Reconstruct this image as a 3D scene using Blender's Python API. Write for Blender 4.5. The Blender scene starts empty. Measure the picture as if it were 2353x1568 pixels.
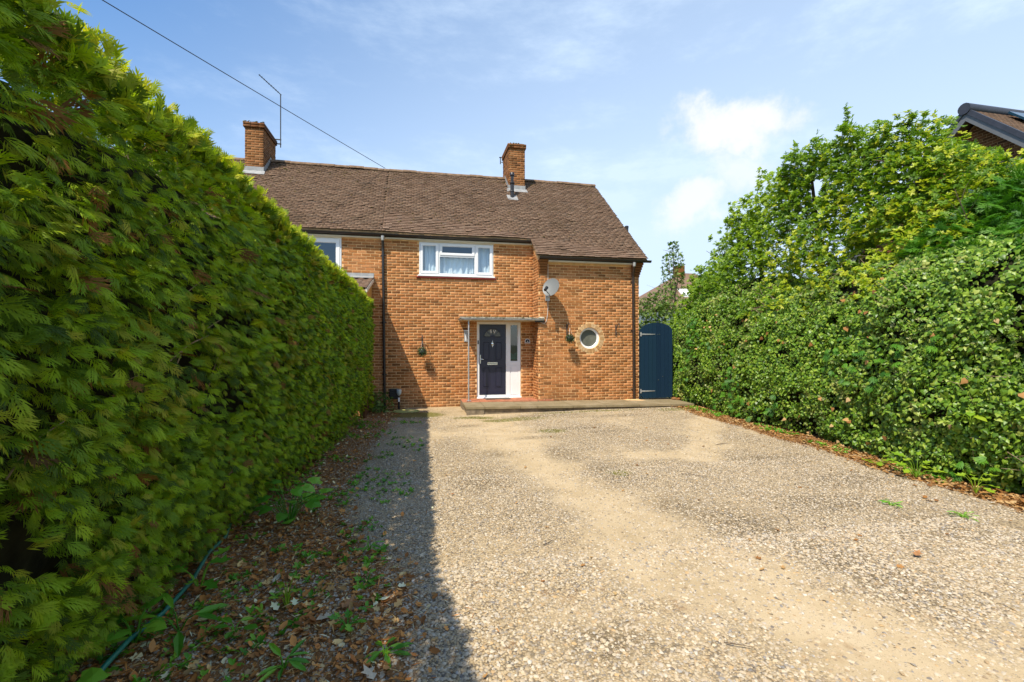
import bpy, math, random
import numpy as np
from mathutils import Vector, Matrix

random.seed(7)
rng = np.random.default_rng(7)
SC = bpy.context.scene
COL = SC.collection
R = math.radians

# ------------------------------------------------------------------ camera
TH = R(11.7)
CAM_Z = 1.75
cam_data = bpy.data.cameras.new('camera')
cam = bpy.data.objects.new('camera', cam_data)
COL.objects.link(cam)
cam.location = (0, 0, CAM_Z)
cam.rotation_euler = (R(90), 0, -TH)
cam_data.sensor_width = 36
cam_data.lens = 16.0
cam_data.shift_y = 6 / 2353
cam_data.clip_start = 0.05
cam_data.clip_end = 2000
SC.camera = cam

# ------------------------------------------------------------------ sun, sky, exposure
SUN_D = Vector((0.465, 0.52, -1.0)).normalized()
sun_data = bpy.data.lights.new('sun', 'SUN')
sun_data.energy = 3.55
sun_data.angle = R(0.5)
sun_data.color = (1.0, 0.92, 0.78)
sun = bpy.data.objects.new('sun', sun_data)
COL.objects.link(sun)
sun.location = (-8, -8, 20)
sun.rotation_euler = SUN_D.to_track_quat('-Z', 'Y').to_euler()

world = bpy.data.worlds.new('World')
SC.world = world
world.use_nodes = True
wn, wl = world.node_tree.nodes, world.node_tree.links
wn.clear()
w_out = wn.new('ShaderNodeOutputWorld')
w_bg = wn.new('ShaderNodeBackground')
w_bg.inputs['Strength'].default_value = 0.13
w_sky = wn.new('ShaderNodeTexSky')
w_sky.sky_type = 'NISHITA'
w_sky.sun_disc = False
w_sky.sun_elevation = math.asin(-SUN_D.z)
w_sky.sun_rotation = math.atan2(-SUN_D.x, -SUN_D.y)
w_sky.air_density = 1.0
w_sky.dust_density = 0.6
w_sky.ozone_density = 3.0
w_tc = wn.new('ShaderNodeTexCoord')


def wmath(op, a, b=None, c=None):
    n = wn.new('ShaderNodeMath')
    n.operation = op
    for i, v in enumerate((a, b, c)):
        if v is None:
            continue
        if isinstance(v, (int, float)):
            n.inputs[i].default_value = v
        else:
            wl.new(v, n.inputs[i])
    return n.outputs[0]


def wvec(op, a, b):
    n = wn.new('ShaderNodeVectorMath')
    n.operation = op
    for i, v in enumerate((a, b)):
        if isinstance(v, (tuple, list)):
            n.inputs[i].default_value = v
        else:
            wl.new(v, n.inputs[i])
    return n.outputs['Vector'] if op not in ('DOT_PRODUCT', 'LENGTH') else n.outputs['Value']


def wramp(v, lo, hi):
    n = wn.new('ShaderNodeMapRange')
    n.interpolation_type = 'SMOOTHSTEP'
    n.inputs['From Min'].default_value = lo
    n.inputs['From Max'].default_value = hi
    wl.new(v, n.inputs['Value'])
    return n.outputs['Result']


def wnoise(vec, scale, detail=4, rough=0.55):
    n = wn.new('ShaderNodeTexNoise')
    n.inputs['Scale'].default_value = scale
    n.inputs['Detail'].default_value = detail
    n.inputs['Roughness'].default_value = rough
    wl.new(vec, n.inputs['Vector'])
    return n


def wmix(fac, a, b):
    n = wn.new('ShaderNodeMix')
    n.data_type = 'RGBA'
    wl.new(fac, n.inputs['Factor'])
    for v, s in ((a, 'A'), (b, 'B')):
        sock = [i for i in n.inputs if i.name == s and i.type == 'RGBA'][0]
        if isinstance(v, tuple):
            sock.default_value = v
        else:
            wl.new(v, sock)
    return [o for o in n.outputs if o.type == 'RGBA'][0]


w_dir = w_tc.outputs['Generated']
# even summer haze towards the horizon and away from the zenith, thin high cloud, one soft cumulus bank
w_sep = wn.new('ShaderNodeSeparateXYZ')
wl.new(w_dir, w_sep.inputs[0])
w_map = wn.new('ShaderNodeMapping')
w_map.inputs['Scale'].default_value = (1.0, 1.6, 3.2)
w_map.inputs['Rotation'].default_value = (0.0, 0.35, 0.3)
wl.new(w_dir, w_map.inputs['Vector'])
w_cir = wramp(wnoise(w_map.outputs[0], 2.6, 9, 0.66).outputs['Fac'], 0.44, 0.78)
w_side = wramp(wvec('DOT_PRODUCT', w_dir, (0.83, 0.48, -0.28)), -0.50, 0.75)
w_low = wramp(w_sep.outputs['Z'], 0.62, 0.02)
w_haze = wmath('ADD', wmath('MULTIPLY', w_side, 0.62), wmath('MULTIPLY', w_low, 0.40))
w_veil = wmath('MINIMUM', wmath('ADD', w_haze, wmath('MULTIPLY', w_cir, 0.34)), 0.93)
w_hs = wn.new('ShaderNodeHueSaturation')
w_hs.inputs['Saturation'].default_value = 1.34
w_hs.inputs['Value'].default_value = 0.92
wl.new(w_sky.outputs[0], w_hs.inputs['Color'])


def cloud(center, axes, rot, gain):
    d = Vector(center).normalized()
    rt = Vector((0, 0, 1)).cross(d).normalized() * -1
    up = rt.cross(d)
    u = wvec('DOT_PRODUCT', w_warp, tuple(rt))
    v = wvec('DOT_PRODUCT', w_warp, tuple(up))
    f = wramp(wvec('DOT_PRODUCT', w_dir, tuple(d)), 0.3, 0.6)
    cu, su = math.cos(rot), math.sin(rot)
    a = wmath('ADD', wmath('MULTIPLY', u, cu / axes[0]), wmath('MULTIPLY', v, su / axes[0]))
    b = wmath('ADD', wmath('MULTIPLY', u, -su / axes[1]), wmath('MULTIPLY', v, cu / axes[1]))
    r = wmath('SQRT', wmath('ADD', wmath('MULTIPLY', a, a), wmath('MULTIPLY', b, b)))
    e = wmath('ADD', wmath('SUBTRACT', 1.0, r), wmath('MULTIPLY', wmath('SUBTRACT', w_n2, 0.5), 1.5))
    return wmath('MULTIPLY', wmath('MULTIPLY', wramp(e, -0.25, 0.75), f), gain)


w_n1 = wnoise(w_dir, 7.0, 6, 0.62).outputs['Color']
w_n2 = wnoise(w_dir, 13.0, 9, 0.68).outputs['Fac']
w_warp = wvec('ADD', w_dir, wvec('MULTIPLY', wvec('SUBTRACT', w_n1, (0.5, 0.5, 0.5)), (0.20, 0.20, 0.20)))
w_cl = None
for ctr, ax, ro, g in (((0.604, 0.791, 0.425), (0.095, 0.050), -0.1, 0.95), ((0.560, 0.835, 0.275), (0.070, 0.048), 0.5, 0.8),
                       ((0.62, 0.80, 0.345), (0.060, 0.060), 0.5, 0.6), ((-0.72, -0.35, 0.50), (0.30, 0.13), 0.2, 0.9),
                       ((0.30, -0.75, 0.40), (0.34, 0.12), 0.0, 0.9), ((-0.25, -0.85, 0.36), (0.25, 0.10), -0.2, 0.9),
                       ((-0.95, 0.1, 0.30), (0.26, 0.10), 0.1, 0.8), ((0.95, -0.2, 0.35), (0.22, 0.10), 0.1, 0.8)):
    c = cloud(ctr, ax, ro, g)
    w_cl = c if w_cl is None else wmath('MAXIMUM', w_cl, c)
w_c1 = wmix(w_veil, w_hs.outputs[0], (3.55, 4.35, 5.35, 1))
w_c2 = wmix(w_cl, w_c1, (4.6, 4.7, 4.85, 1))
wl.new(w_c2, w_bg.inputs['Color'])
wl.new(w_bg.outputs[0], w_out.inputs[0])

SC.view_settings.view_transform = 'Standard'
SC.view_settings.look = 'None'
SC.view_settings.gamma = 1.0
SC.view_settings.exposure = 0.80
SC.view_settings.use_curve_mapping = False
SC.render.engine = 'CYCLES'
SC.cycles.max_bounces = 6
SC.cycles.diffuse_bounces = 3
SC.cycles.transparent_max_bounces = 8


# ------------------------------------------------------------------ materials
class NT:
    def __init__(self, name):
        self.m = bpy.data.materials.new(name)
        self.m.use_nodes = True
        self.t = self.m.node_tree
        self.n, self.l = self.t.nodes, self.t.links
        self.n.clear()
        self.out = self.n.new('ShaderNodeOutputMaterial')

    def new(self, typ, **kw):
        n = self.n.new(typ)
        for k, v in kw.items():
            setattr(n, k, v)
        return n

    def put(self, sock, v):
        if v is None:
            return
        if isinstance(v, (int, float)):
            sock.default_value = v
        elif isinstance(v, tuple):
            sock.default_value = v if len(v) != 3 or sock.type != 'RGBA' else (*v, 1)
        else:
            self.l.new(v, sock)

    def math(self, op, a, b=None):
        n = self.new('ShaderNodeMath', operation=op)
        self.put(n.inputs[0], a)
        self.put(n.inputs[1], b)
        return n.outputs[0]

    def pos(self):
        if not hasattr(self, '_p'):
            self._p = self.new('ShaderNodeNewGeometry').outputs['Position']
        return self._p

    def noise(self, scale, detail=3, rough=0.55, vec=None, stretch=None):
        n = self.new('ShaderNodeTexNoise')
        n.inputs['Scale'].default_value = scale
        n.inputs['Detail'].default_value = detail
        n.inputs['Roughness'].default_value = rough
        v = vec or self.pos()
        if stretch:
            mp = self.new('ShaderNodeMapping')
            mp.inputs['Scale'].default_value = stretch
            self.l.new(v, mp.inputs['Vector'])
            v = mp.outputs[0]
        self.l.new(v, n.inputs['Vector'])
        return n.outputs['Fac']

    def ramp(self, fac, stops, interp='LINEAR'):
        n = self.new('ShaderNodeValToRGB')
        cr = n.color_ramp
        cr.interpolation = interp
        while len(cr.elements) < len(stops):
            cr.elements.new(0.5)
        for e, (p, c) in zip(cr.elements, stops):
            e.position = p
            e.color = (*c, 1) if len(c) == 3 else c
        self.put(n.inputs[0], fac)
        return n.outputs[0]

    def rng(self, v, a, b, c=0.0, d=1.0, smooth=True):
        n = self.new('ShaderNodeMapRange')
        if smooth:
            n.interpolation_type = 'SMOOTHSTEP'
        for k, x in (('From Min', a), ('From Max', b), ('To Min', c), ('To Max', d)):
            n.inputs[k].default_value = x
        self.l.new(v, n.inputs['Value'])
        return n.outputs['Result']

    def mix(self, fac, a, b, blend='MIX'):
        n = self.new('ShaderNodeMix', data_type='RGBA', blend_type=blend)
        self.put(n.inputs[0], fac)
        self.put(n.inputs[6], a)
        self.put(n.inputs[7], b)
        return n.outputs[2]

    def attr(self, name):
        return self.new('ShaderNodeAttribute', attribute_name=name).outputs['Fac']

    def rnd(self):
        """a value per piece: the piece's own number in a joined mesh, or the object's own"""
        if not hasattr(self, '_r'):
            oi = self.new('ShaderNodeObjectInfo')
            self._r = self.math('FRACT', self.math('ADD', self.attr('rnd'), oi.outputs['Random']))
        return self._r

    def bump(self, h, strength=0.3, dist=0.02):
        n = self.new('ShaderNodeBump')
        n.inputs['Strength'].default_value = strength
        n.inputs['Distance'].default_value = dist
        self.l.new(h, n.inputs['Height'])
        return n.outputs[0]

    def principled(self, color, rough=0.6, metal=0.0, spec=0.5, normal=None, **kw):
        p = self.new('ShaderNodeBsdfPrincipled')
        self.put(p.inputs['Base Color'], color)
        self.put(p.inputs['Roughness'], rough)
        p.inputs['Metallic'].default_value = metal
        p.inputs['Specular IOR Level'].default_value = spec
        if normal is not None:
            self.l.new(normal, p.inputs['Normal'])
        for k, v in kw.items():
            self.put(p.inputs[k], v)
        return p.outputs[0]

    def done(self, sh):
        self.l.new(sh, self.out.inputs[0])
        return self.m


def plain(name, col, rough=0.6, metal=0.0, spec=0.5, var=0.12, scale=6.0, bump=0.0, bscale=60.0, detail=4):
    t = NT(name)
    c2 = tuple(min(1, x * (1 + var)) for x in col)
    c1 = tuple(x * (1 - var) for x in col)
    f = t.noise(scale, detail)
    c = t.ramp(f, [(0.3, c1), (0.7, c2)])
    nrm = t.bump(t.noise(bscale, 4), bump, 0.01) if bump else None
    return t.done(t.principled(c, rough, metal, spec, nrm))


def brick_mat(name='brick', dark=1.0):
    t = NT(name)
    r = t.rnd()
    base = t.ramp(r, [(0.0, (0.193, 0.080, 0.025)), (0.10, (0.275, 0.110, 0.031)), (0.24, (0.385, 0.157, 0.045)), (0.40, (0.501, 0.201, 0.068)), (0.50, (0.338, 0.136, 0.038)),
                      (0.62, (0.548, 0.239, 0.087)), (0.74, (0.408, 0.164, 0.045)), (0.88, (0.595, 0.270, 0.107)), (1.0, (0.251, 0.106, 0.032))])
    n1 = t.noise(45, 5, 0.65)
    c = t.mix(t.rng(n1, 0.45, 0.75, 0, 0.55), base, tuple(x * dark for x in (0.24, 0.115, 0.045)))
    n2 = t.noise(0.9, 3)
    c = t.mix(t.rng(n2, 0.35, 0.7, 0, 0.35), c, t.mix(1.0, c, (0.80, 0.72, 0.66), 'MULTIPLY'))
    c = t.mix(t.rng(t.noise(0.5, 5, 0.7, stretch=(3.0, 3.0, 0.5)), 0.52, 0.74, 0, 0.42), c, (0.20, 0.105, 0.050))
    sp = t.new('ShaderNodeSeparateXYZ')
    t.l.new(t.pos(), sp.inputs[0])
    damp = t.math('MULTIPLY', t.rng(sp.outputs[2], 0.55, 0.05), t.rng(t.noise(3.0, 4, 0.6), 0.35, 0.65, 0, 0.6))
    c = t.mix(damp, c, (0.21, 0.130, 0.062))
    n3 = t.noise(130, 2)
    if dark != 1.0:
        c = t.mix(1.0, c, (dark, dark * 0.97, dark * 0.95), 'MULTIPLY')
    return t.done(t.principled(c, 0.88, 0, 0.25, t.bump(n3, 0.35, 0.006)))


def leaf_mat(name, stops, patch=None, pscale=1.5, plo=0.55, phi=0.7, rough=0.45, spec=0.4, trans=0.35, tcol=(1.25, 1.35, 0.45), tint=0.35, top=None):
    t = NT(name)
    c = t.ramp(t.rnd(), stops)
    n = t.noise(0.8, 3)
    c = t.mix(t.rng(n, 0.3, 0.72, 0, tint), c, t.mix(1.0, c, (0.55, 0.66, 0.5), 'MULTIPLY'))
    if patch:
        f = t.rng(t.noise(pscale, 4, 0.6), plo, phi, 0, 0.85)
        f = t.math('MULTIPLY', f, t.rng(t.rnd(), 0.15, 0.6))
        c = t.mix(f, c, patch)
    pr = t.principled(c, rough, 0, spec)
    if not trans:
        return t.done(pr)
    tr = t.new('ShaderNodeBsdfTranslucent')
    t.l.new(t.mix(1.0, c, tcol, 'MULTIPLY'), tr.inputs['Color'])
    mx = t.new('ShaderNodeMixShader')
    mx.inputs[0].default_value = trans
    t.l.new(pr, mx.inputs[1])
    t.l.new(tr.outputs[0], mx.inputs[2])
    return t.done(mx.outputs[0])


M = {}
M['brick'] = brick_mat('brick')
M['brick_sooty'] = brick_mat('brick_sooty', 0.66)
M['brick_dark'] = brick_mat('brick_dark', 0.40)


def pale_brick():
    t = NT('pale_brick')
    c = t.ramp(t.rnd(), [(0, (0.396, 0.215, 0.086)), (0.35, (0.533, 0.344, 0.155)), (0.7, (0.585, 0.404, 0.215)), (1, (0.430, 0.241, 0.095))])
    c = t.mix(t.rng(t.noise(50, 4), 0.5, 0.75, 0, 0.5), c, (0.292, 0.172, 0.077))
    return t.done(t.principled(c, 0.9, 0, 0.25, t.bump(t.noise(120, 2), 0.3, 0.006)))


M['pale_brick'] = pale_brick()
M['mortar'] = plain('mortar', (0.72, 0.45, 0.21), 0.95, spec=0.2, var=0.22, scale=9, bump=0.4, bscale=90)
M['mortar_old'] = plain('mortar_old', (0.36, 0.215, 0.10), 0.95, spec=0.2, var=0.3, scale=9, bump=0.4, bscale=90)


def tile_mat():
    t = NT('clay_tile')
    c = t.ramp(t.rnd(), [(0, (0.120, 0.073, 0.047)), (0.2, (0.164, 0.103, 0.067)), (0.45, (0.194, 0.122, 0.080)), (0.65, (0.152, 0.093, 0.058)),
                         (0.85, (0.216, 0.141, 0.094)), (1, (0.136, 0.092, 0.064))])
    li = t.math('MULTIPLY', t.rng(t.noise(11, 4, 0.6), 0.58, 0.70), 0.4)
    c = t.mix(li, c, (0.327, 0.269, 0.183))
    sp = t.math('MULTIPLY', t.rng(t.noise(38, 2), 0.68, 0.75), 0.75)
    c = t.mix(sp, c, (0.524, 0.469, 0.367))
    mo = t.rng(t.noise(1.1, 4, 0.65), 0.50, 0.75, 0, 0.5)
    c = t.mix(mo, c, (0.082, 0.054, 0.029))
    return t.done(t.principled(c, 0.92, 0, 0.2, t.bump(t.noise(70, 4), 0.5, 0.008)))


M['tile'] = tile_mat()
M['moss'] = leaf_mat('moss', [(0, (0.07, 0.06, 0.015)), (0.5, (0.16, 0.13, 0.03)), (1, (0.24, 0.17, 0.06))], rough=0.95, spec=0.1, trans=0, tint=0.2)
M['ridge'] = plain('ridge_tile', (0.20, 0.13, 0.08), 0.9, spec=0.2, var=0.45, scale=7, bump=0.6, bscale=50)
M['lead'] = plain('lead_flashing', (0.30, 0.30, 0.29), 0.6, spec=0.4, var=0.18, scale=8)
M['lead_dark'] = plain('weathered_lead', (0.33, 0.34, 0.33), 0.5, spec=0.5, var=0.25, scale=10)
M['upvc'] = plain('white_upvc', (0.80, 0.80, 0.78), 0.3, spec=0.5, var=0.03, scale=3)
M['cream'] = plain('cream_paint', (0.62, 0.54, 0.38), 0.5, var=0.08, scale=5)
M['soffit'] = plain('soffit_paint', (0.72, 0.66, 0.54), 0.5, var=0.10, scale=5)
M['gutter'] = plain('black_plastic', (0.022, 0.018, 0.017), 0.35, var=0.2, scale=5)
M['pipe'] = plain('grey_black_pipe', (0.026, 0.023, 0.021), 0.32, var=0.25, scale=4)
M['pipe_brown'] = plain('brown_pipe', (0.036, 0.022, 0.015), 0.35, var=0.25, scale=4)
M['navy'] = plain('navy_door', (0.016, 0.0165, 0.036), 0.35, spec=0.5, var=0.12, scale=4, bump=0.05, bscale=80)
M['chrome'] = plain('chrome', (0.78, 0.77, 0.74), 0.18, metal=0.9, var=0.05)
M['steel'] = plain('galvanised_steel', (0.50, 0.49, 0.47), 0.42, metal=0.5, var=0.15, scale=20)
M['redpaint'] = plain('red_sill_paint', (0.30, 0.040, 0.032), 0.5, var=0.2, scale=8)
M['interior'] = plain('dark_room', (0.05, 0.05, 0.047), 0.9, var=0.2)
M['black'] = plain('black', (0.012, 0.012, 0.012), 0.5, var=0.2)


def plank_mat():
    t = NT('gate_paint')
    r = t.rnd()
    c = t.ramp(r, [(0, (0.004, 0.019, 0.042)), (0.5, (0.006, 0.024, 0.050)), (1, (0.006, 0.027, 0.048))])
    g = t.noise(9, 5, 0.6, stretch=(6, 6, 0.35))
    c = t.mix(t.rng(g, 0.45, 0.72, 0, 0.6), c, (0.007, 0.031, 0.051))
    return t.done(t.principled(c, 0.7, 0, 0.2, t.bump(g, 0.25, 0.01)))


M['gate'] = plank_mat()


def slab_mat():
    t = NT('concrete_slab')
    n = t.noise(3, 5, 0.6)
    c = t.ramp(n, [(0.25, (0.19, 0.145, 0.075)), (0.5, (0.27, 0.21, 0.12)), (0.75, (0.35, 0.285, 0.18))])
    c = t.mix(t.rng(t.rnd(), 0, 1, 0, 0.3), c, (0.22, 0.175, 0.09))
    c = t.mix(t.rng(t.noise(40, 4), 0.55, 0.7, 0, 0.5), c, (0.15, 0.115, 0.055))
    return t.done(t.principled(c, 0.92, 0, 0.25, t.bump(t.noise(80, 4), 0.4, 0.006)))


M['slab'] = slab_mat()
M['riser'] = plain('step_riser', (0.20, 0.155, 0.10), 0.95, var=0.4, scale=7, bump=0.6, bscale=50)
M['quarry'] = plain('red_step_tile', (0.42, 0.155, 0.075), 0.75, var=0.25, scale=6, bump=0.2)
M['mat'] = plain('doormat', (0.11, 0.085, 0.065), 0.95, var=0.3, scale=60, bump=0.6, bscale=200)


def canopy_edge_mat():
    t = NT('weathered_canopy_edge')
    c = t.ramp(t.noise(14, 5, 0.7), [(0.35, (0.10, 0.085, 0.05)), (0.5, (0.34, 0.30, 0.22)), (0.65, (0.55, 0.51, 0.42))])
    return t.done(t.principled(c, 0.85, 0, 0.3, t.bump(t.noise(60, 4), 0.5, 0.01)))


M['canopy'] = canopy_edge_mat()


def glass_mat(name, tint, refl):
    t = NT(name)
    fr = t.new('ShaderNodeFresnel')
    fr.inputs['IOR'].default_value = 1.5
    f = t.math('MINIMUM', t.math('ADD', t.math('MULTIPLY', fr.outputs[0], 1.25), refl), 1.0)
    geo = t.new('ShaderNodeNewGeometry')
    f = t.math('MULTIPLY', f, t.math('SUBTRACT', 1.0, geo.outputs['Backfacing']))
    tr = t.new('ShaderNodeBsdfTransparent')
    tr.inputs[0].default_value = (*[c ** 0.5 for c in tint], 1)
    gl = t.new('ShaderNodeBsdfGlossy')
    gl.inputs['Color'].default_value = (0.9, 0.93, 0.95, 1)
    gl.inputs['Roughness'].default_value = 0.02
    mx = t.new('ShaderNodeMixShader')
    t.l.new(f, mx.inputs[0])
    t.l.new(tr.outputs[0], mx.inputs[1])
    t.l.new(gl.outputs[0], mx.inputs[2])
    return t.done(mx.outputs[0])


M['glass'] = glass_mat('window_glass', (0.80, 0.88, 0.92), 0.06)
M['glass_dark'] = glass_mat('obscured_glass', (0.35, 0.38, 0.34), 0.06)
M['frosted'] = plain('frosted_glass', (0.115, 0.118, 0.095), 0.22, spec=0.6, var=0.35, scale=3, bump=0.15, bscale=60)
M['curtain'] = plain('net_curtain', (0.80, 0.84, 0.86), 0.9, var=0.05)
M['teal_cloth'] = plain('teal_cloth', (0.10, 0.38, 0.38), 0.9, var=0.2)
M['dish'] = plain('grey_dish', (0.155, 0.16, 0.15), 0.5, var=0.06, scale=4)
M['iron'] = plain('rusty_iron', (0.07, 0.045, 0.032), 0.7, var=0.3, scale=30)
M['cable'] = plain('cable', (0.02, 0.022, 0.026), 0.6)
M['white_cable'] = plain('white_cable', (0.62, 0.58, 0.52), 0.6)
M['hose_green'] = plain('green_hose', (0.018, 0.17, 0.125), 0.4, var=0.2, scale=8)
M['hose_yellow'] = plain('yellow_green_hose', (0.50, 0.50, 0.16), 0.5, var=0.15, scale=8)
M['lamp_blue'] = plain('pale_blue_plastic', (0.45, 0.55, 0.56), 0.35, var=0.08)
M['white_label'] = plain('white_plastic', (0.8, 0.78, 0.76), 0.4, var=0.03)
M['solar'] = plain('solar_panel', (0.012, 0.05, 0.085), 0.2, var=0.2)
M['render_white'] = plain('white_render', (0.78, 0.77, 0.74), 0.9, var=0.05)
M['far_roof'] = plain('far_roof', (0.19, 0.115, 0.07), 0.9, var=0.2, scale=3)
M['timber'] = plain('ochre_timber', (0.50, 0.27, 0.065), 0.7, var=0.2, scale=10)
M['barge'] = plain('dark_bargeboard', (0.035, 0.036, 0.045), 0.45, var=0.2)
M['barge_grey'] = plain('grey_soffit', (0.13, 0.135, 0.14), 0.55, var=0.1)
M['bark'] = plain('bark', (0.10, 0.070, 0.045), 0.95, var=0.4, scale=12, bump=0.6, bscale=40)
M['twig'] = plain('dry_twig', (0.34, 0.24, 0.15), 0.9, var=0.35, scale=20)
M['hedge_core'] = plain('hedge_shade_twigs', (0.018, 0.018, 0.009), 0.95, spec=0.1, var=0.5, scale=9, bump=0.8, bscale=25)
M['conifer'] = leaf_mat('conifer_spray', [(0, (0.050, 0.095, 0.006)), (0.18, (0.112, 0.196, 0.010)), (0.40, (0.213, 0.347, 0.012)), (0.62, (0.325, 0.482, 0.016)), (0.80, (0.414, 0.538, 0.018)), (0.9, (0.168, 0.280, 0.010)),
                        (1.0, (0.470, 0.448, 0.035))], patch=(0.493, 0.325, 0.050), pscale=1.6, plo=0.54, phi=0.74, rough=0.55, spec=0.25, trans=0.42, tcol=(1.4, 1.35, 0.4), tint=0.35)
M['conifer_sun_tint'] = leaf_mat('conifer_painted_sun', [(0, (0.200, 0.300, 0.012)), (0.5, (0.360, 0.450, 0.018)), (1, (0.520, 0.520, 0.035))], rough=0.55, spec=0.25, trans=0.5, tcol=(1.4, 1.35, 0.4), tint=0.2)  # brighter copy of the conifer colour, sunlit yellow painted in for the crest
M['conifer_brown'] = leaf_mat('dead_spray', [(0, (0.20, 0.09, 0.025)), (0.5, (0.30, 0.15, 0.045)), (1, (0.16, 0.08, 0.03))], rough=0.8, spec=0.1, trans=0.25)
M['conifer_dark'] = leaf_mat('deep_green_conifer', [(0, (0.034, 0.128, 0.012)), (0.5, (0.076, 0.225, 0.018)), (1, (0.128, 0.300, 0.022))], rough=0.5, spec=0.3, trans=0.3)
M['ivy'] = leaf_mat('ivy_leaf', [(0, (0.066, 0.142, 0.011)), (0.3, (0.125, 0.242, 0.017)), (0.6, (0.198, 0.336, 0.026)), (0.85, (0.293, 0.424, 0.037)), (1, (0.395, 0.470, 0.076))],
                    patch=(0.484, 0.444, 0.140), pscale=1.9, plo=0.56, phi=0.72, rough=0.40, spec=0.4, trans=0.30, tint=0.4)
M['small_leaf'] = leaf_mat('small_hedge_leaf', [(0, (0.09, 0.18, 0.018)), (0.4, (0.17, 0.27, 0.035)), (0.8, (0.27, 0.34, 0.08)), (1, (0.36, 0.36, 0.15))],
                           patch=(0.30, 0.20, 0.075), pscale=1.4, plo=0.60, phi=0.75, rough=0.45, trans=0.3)
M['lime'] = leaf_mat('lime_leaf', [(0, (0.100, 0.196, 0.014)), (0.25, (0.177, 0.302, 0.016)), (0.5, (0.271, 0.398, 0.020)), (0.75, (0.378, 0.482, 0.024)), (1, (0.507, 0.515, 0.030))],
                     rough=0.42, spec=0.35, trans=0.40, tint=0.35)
M['bg_leaf'] = leaf_mat('shrub_leaf', [(0, (0.069, 0.150, 0.022)), (0.5, (0.163, 0.263, 0.045)), (1, (0.300, 0.375, 0.088))], rough=0.5, trans=0.3)
M['weed'] = leaf_mat('weed_leaf', [(0, (0.078, 0.260, 0.019)), (0.5, (0.166, 0.420, 0.029)), (1, (0.287, 0.540, 0.040))], rough=0.45, trans=0.35)
M['seedling'] = leaf_mat('lime_seedling_leaf', [(0, (0.20, 0.36, 0.02)), (0.5, (0.28, 0.44, 0.025)), (1, (0.34, 0.46, 0.03))], rough=0.45, trans=0.35)
M['litter'] = leaf_mat('dead_leaf', [(0, (0.230, 0.090, 0.028)), (0.25, (0.512, 0.199, 0.051)), (0.5, (0.782, 0.336, 0.090)), (0.7, (0.432, 0.154, 0.043)), (0.88, (0.900, 0.596, 0.238)), (1, (0.900, 0.900, 0.605))],
                       rough=0.75, spec=0.2, trans=0.1, tint=0.3)
M['litter_orange'] = leaf_mat('orange_dead_leaf', [(0, (0.17, 0.075, 0.024)), (0.35, (0.34, 0.155, 0.045)), (0.7, (0.44, 0.24, 0.085)), (1, (0.52, 0.36, 0.17))], rough=0.75, spec=0.2, trans=0.1, tint=0.2)
M['pale_leaf'] = plain('bleached_leaf', (0.52, 0.42, 0.28), 0.7, var=0.2, scale=30)
M['brown_leaf'] = plain('brown_leaf', (0.33, 0.15, 0.05), 0.7, var=0.3, scale=30)
M['topiary'] = leaf_mat('topiary_leaf', [(0, (0.010, 0.030, 0.010)), (0.5, (0.025, 0.075, 0.018)), (1, (0.07, 0.16, 0.035))], rough=0.35, spec=0.5, trans=0.1)
M['moss_green'] = leaf_mat('ground_moss', [(0, (0.12, 0.12, 0.02)), (0.5, (0.20, 0.19, 0.03)), (1, (0.28, 0.22, 0.06))], rough=0.9, spec=0.1, trans=0.1)


def stone_mat():
    t = NT('flint_pebble')
    c = t.ramp(t.rnd(), [(0, (0.47, 0.375, 0.245)), (0.14, (0.55, 0.460, 0.325)), (0.28, (0.39, 0.290, 0.175)), (0.40, (0.58, 0.505, 0.385)), (0.54, (0.35, 0.270, 0.170)), (0.64, (0.50, 0.385, 0.235)),
                         (0.74, (0.43, 0.370, 0.290)), (0.84, (0.24, 0.195, 0.145)), (0.90, (0.53, 0.350, 0.165)), (0.94, (0.15, 0.130, 0.110)), (0.97, (0.29, 0.265, 0.235)), (1, (0.60, 0.54, 0.445))])
    c = t.mix(t.rng(t.noise(60, 3), 0.5, 0.75, 0, 0.35), c, (0.29, 0.215, 0.13))
    return t.done(t.principled(c, 0.8, 0, 0.25))


M['stone'] = stone_mat()


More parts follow.
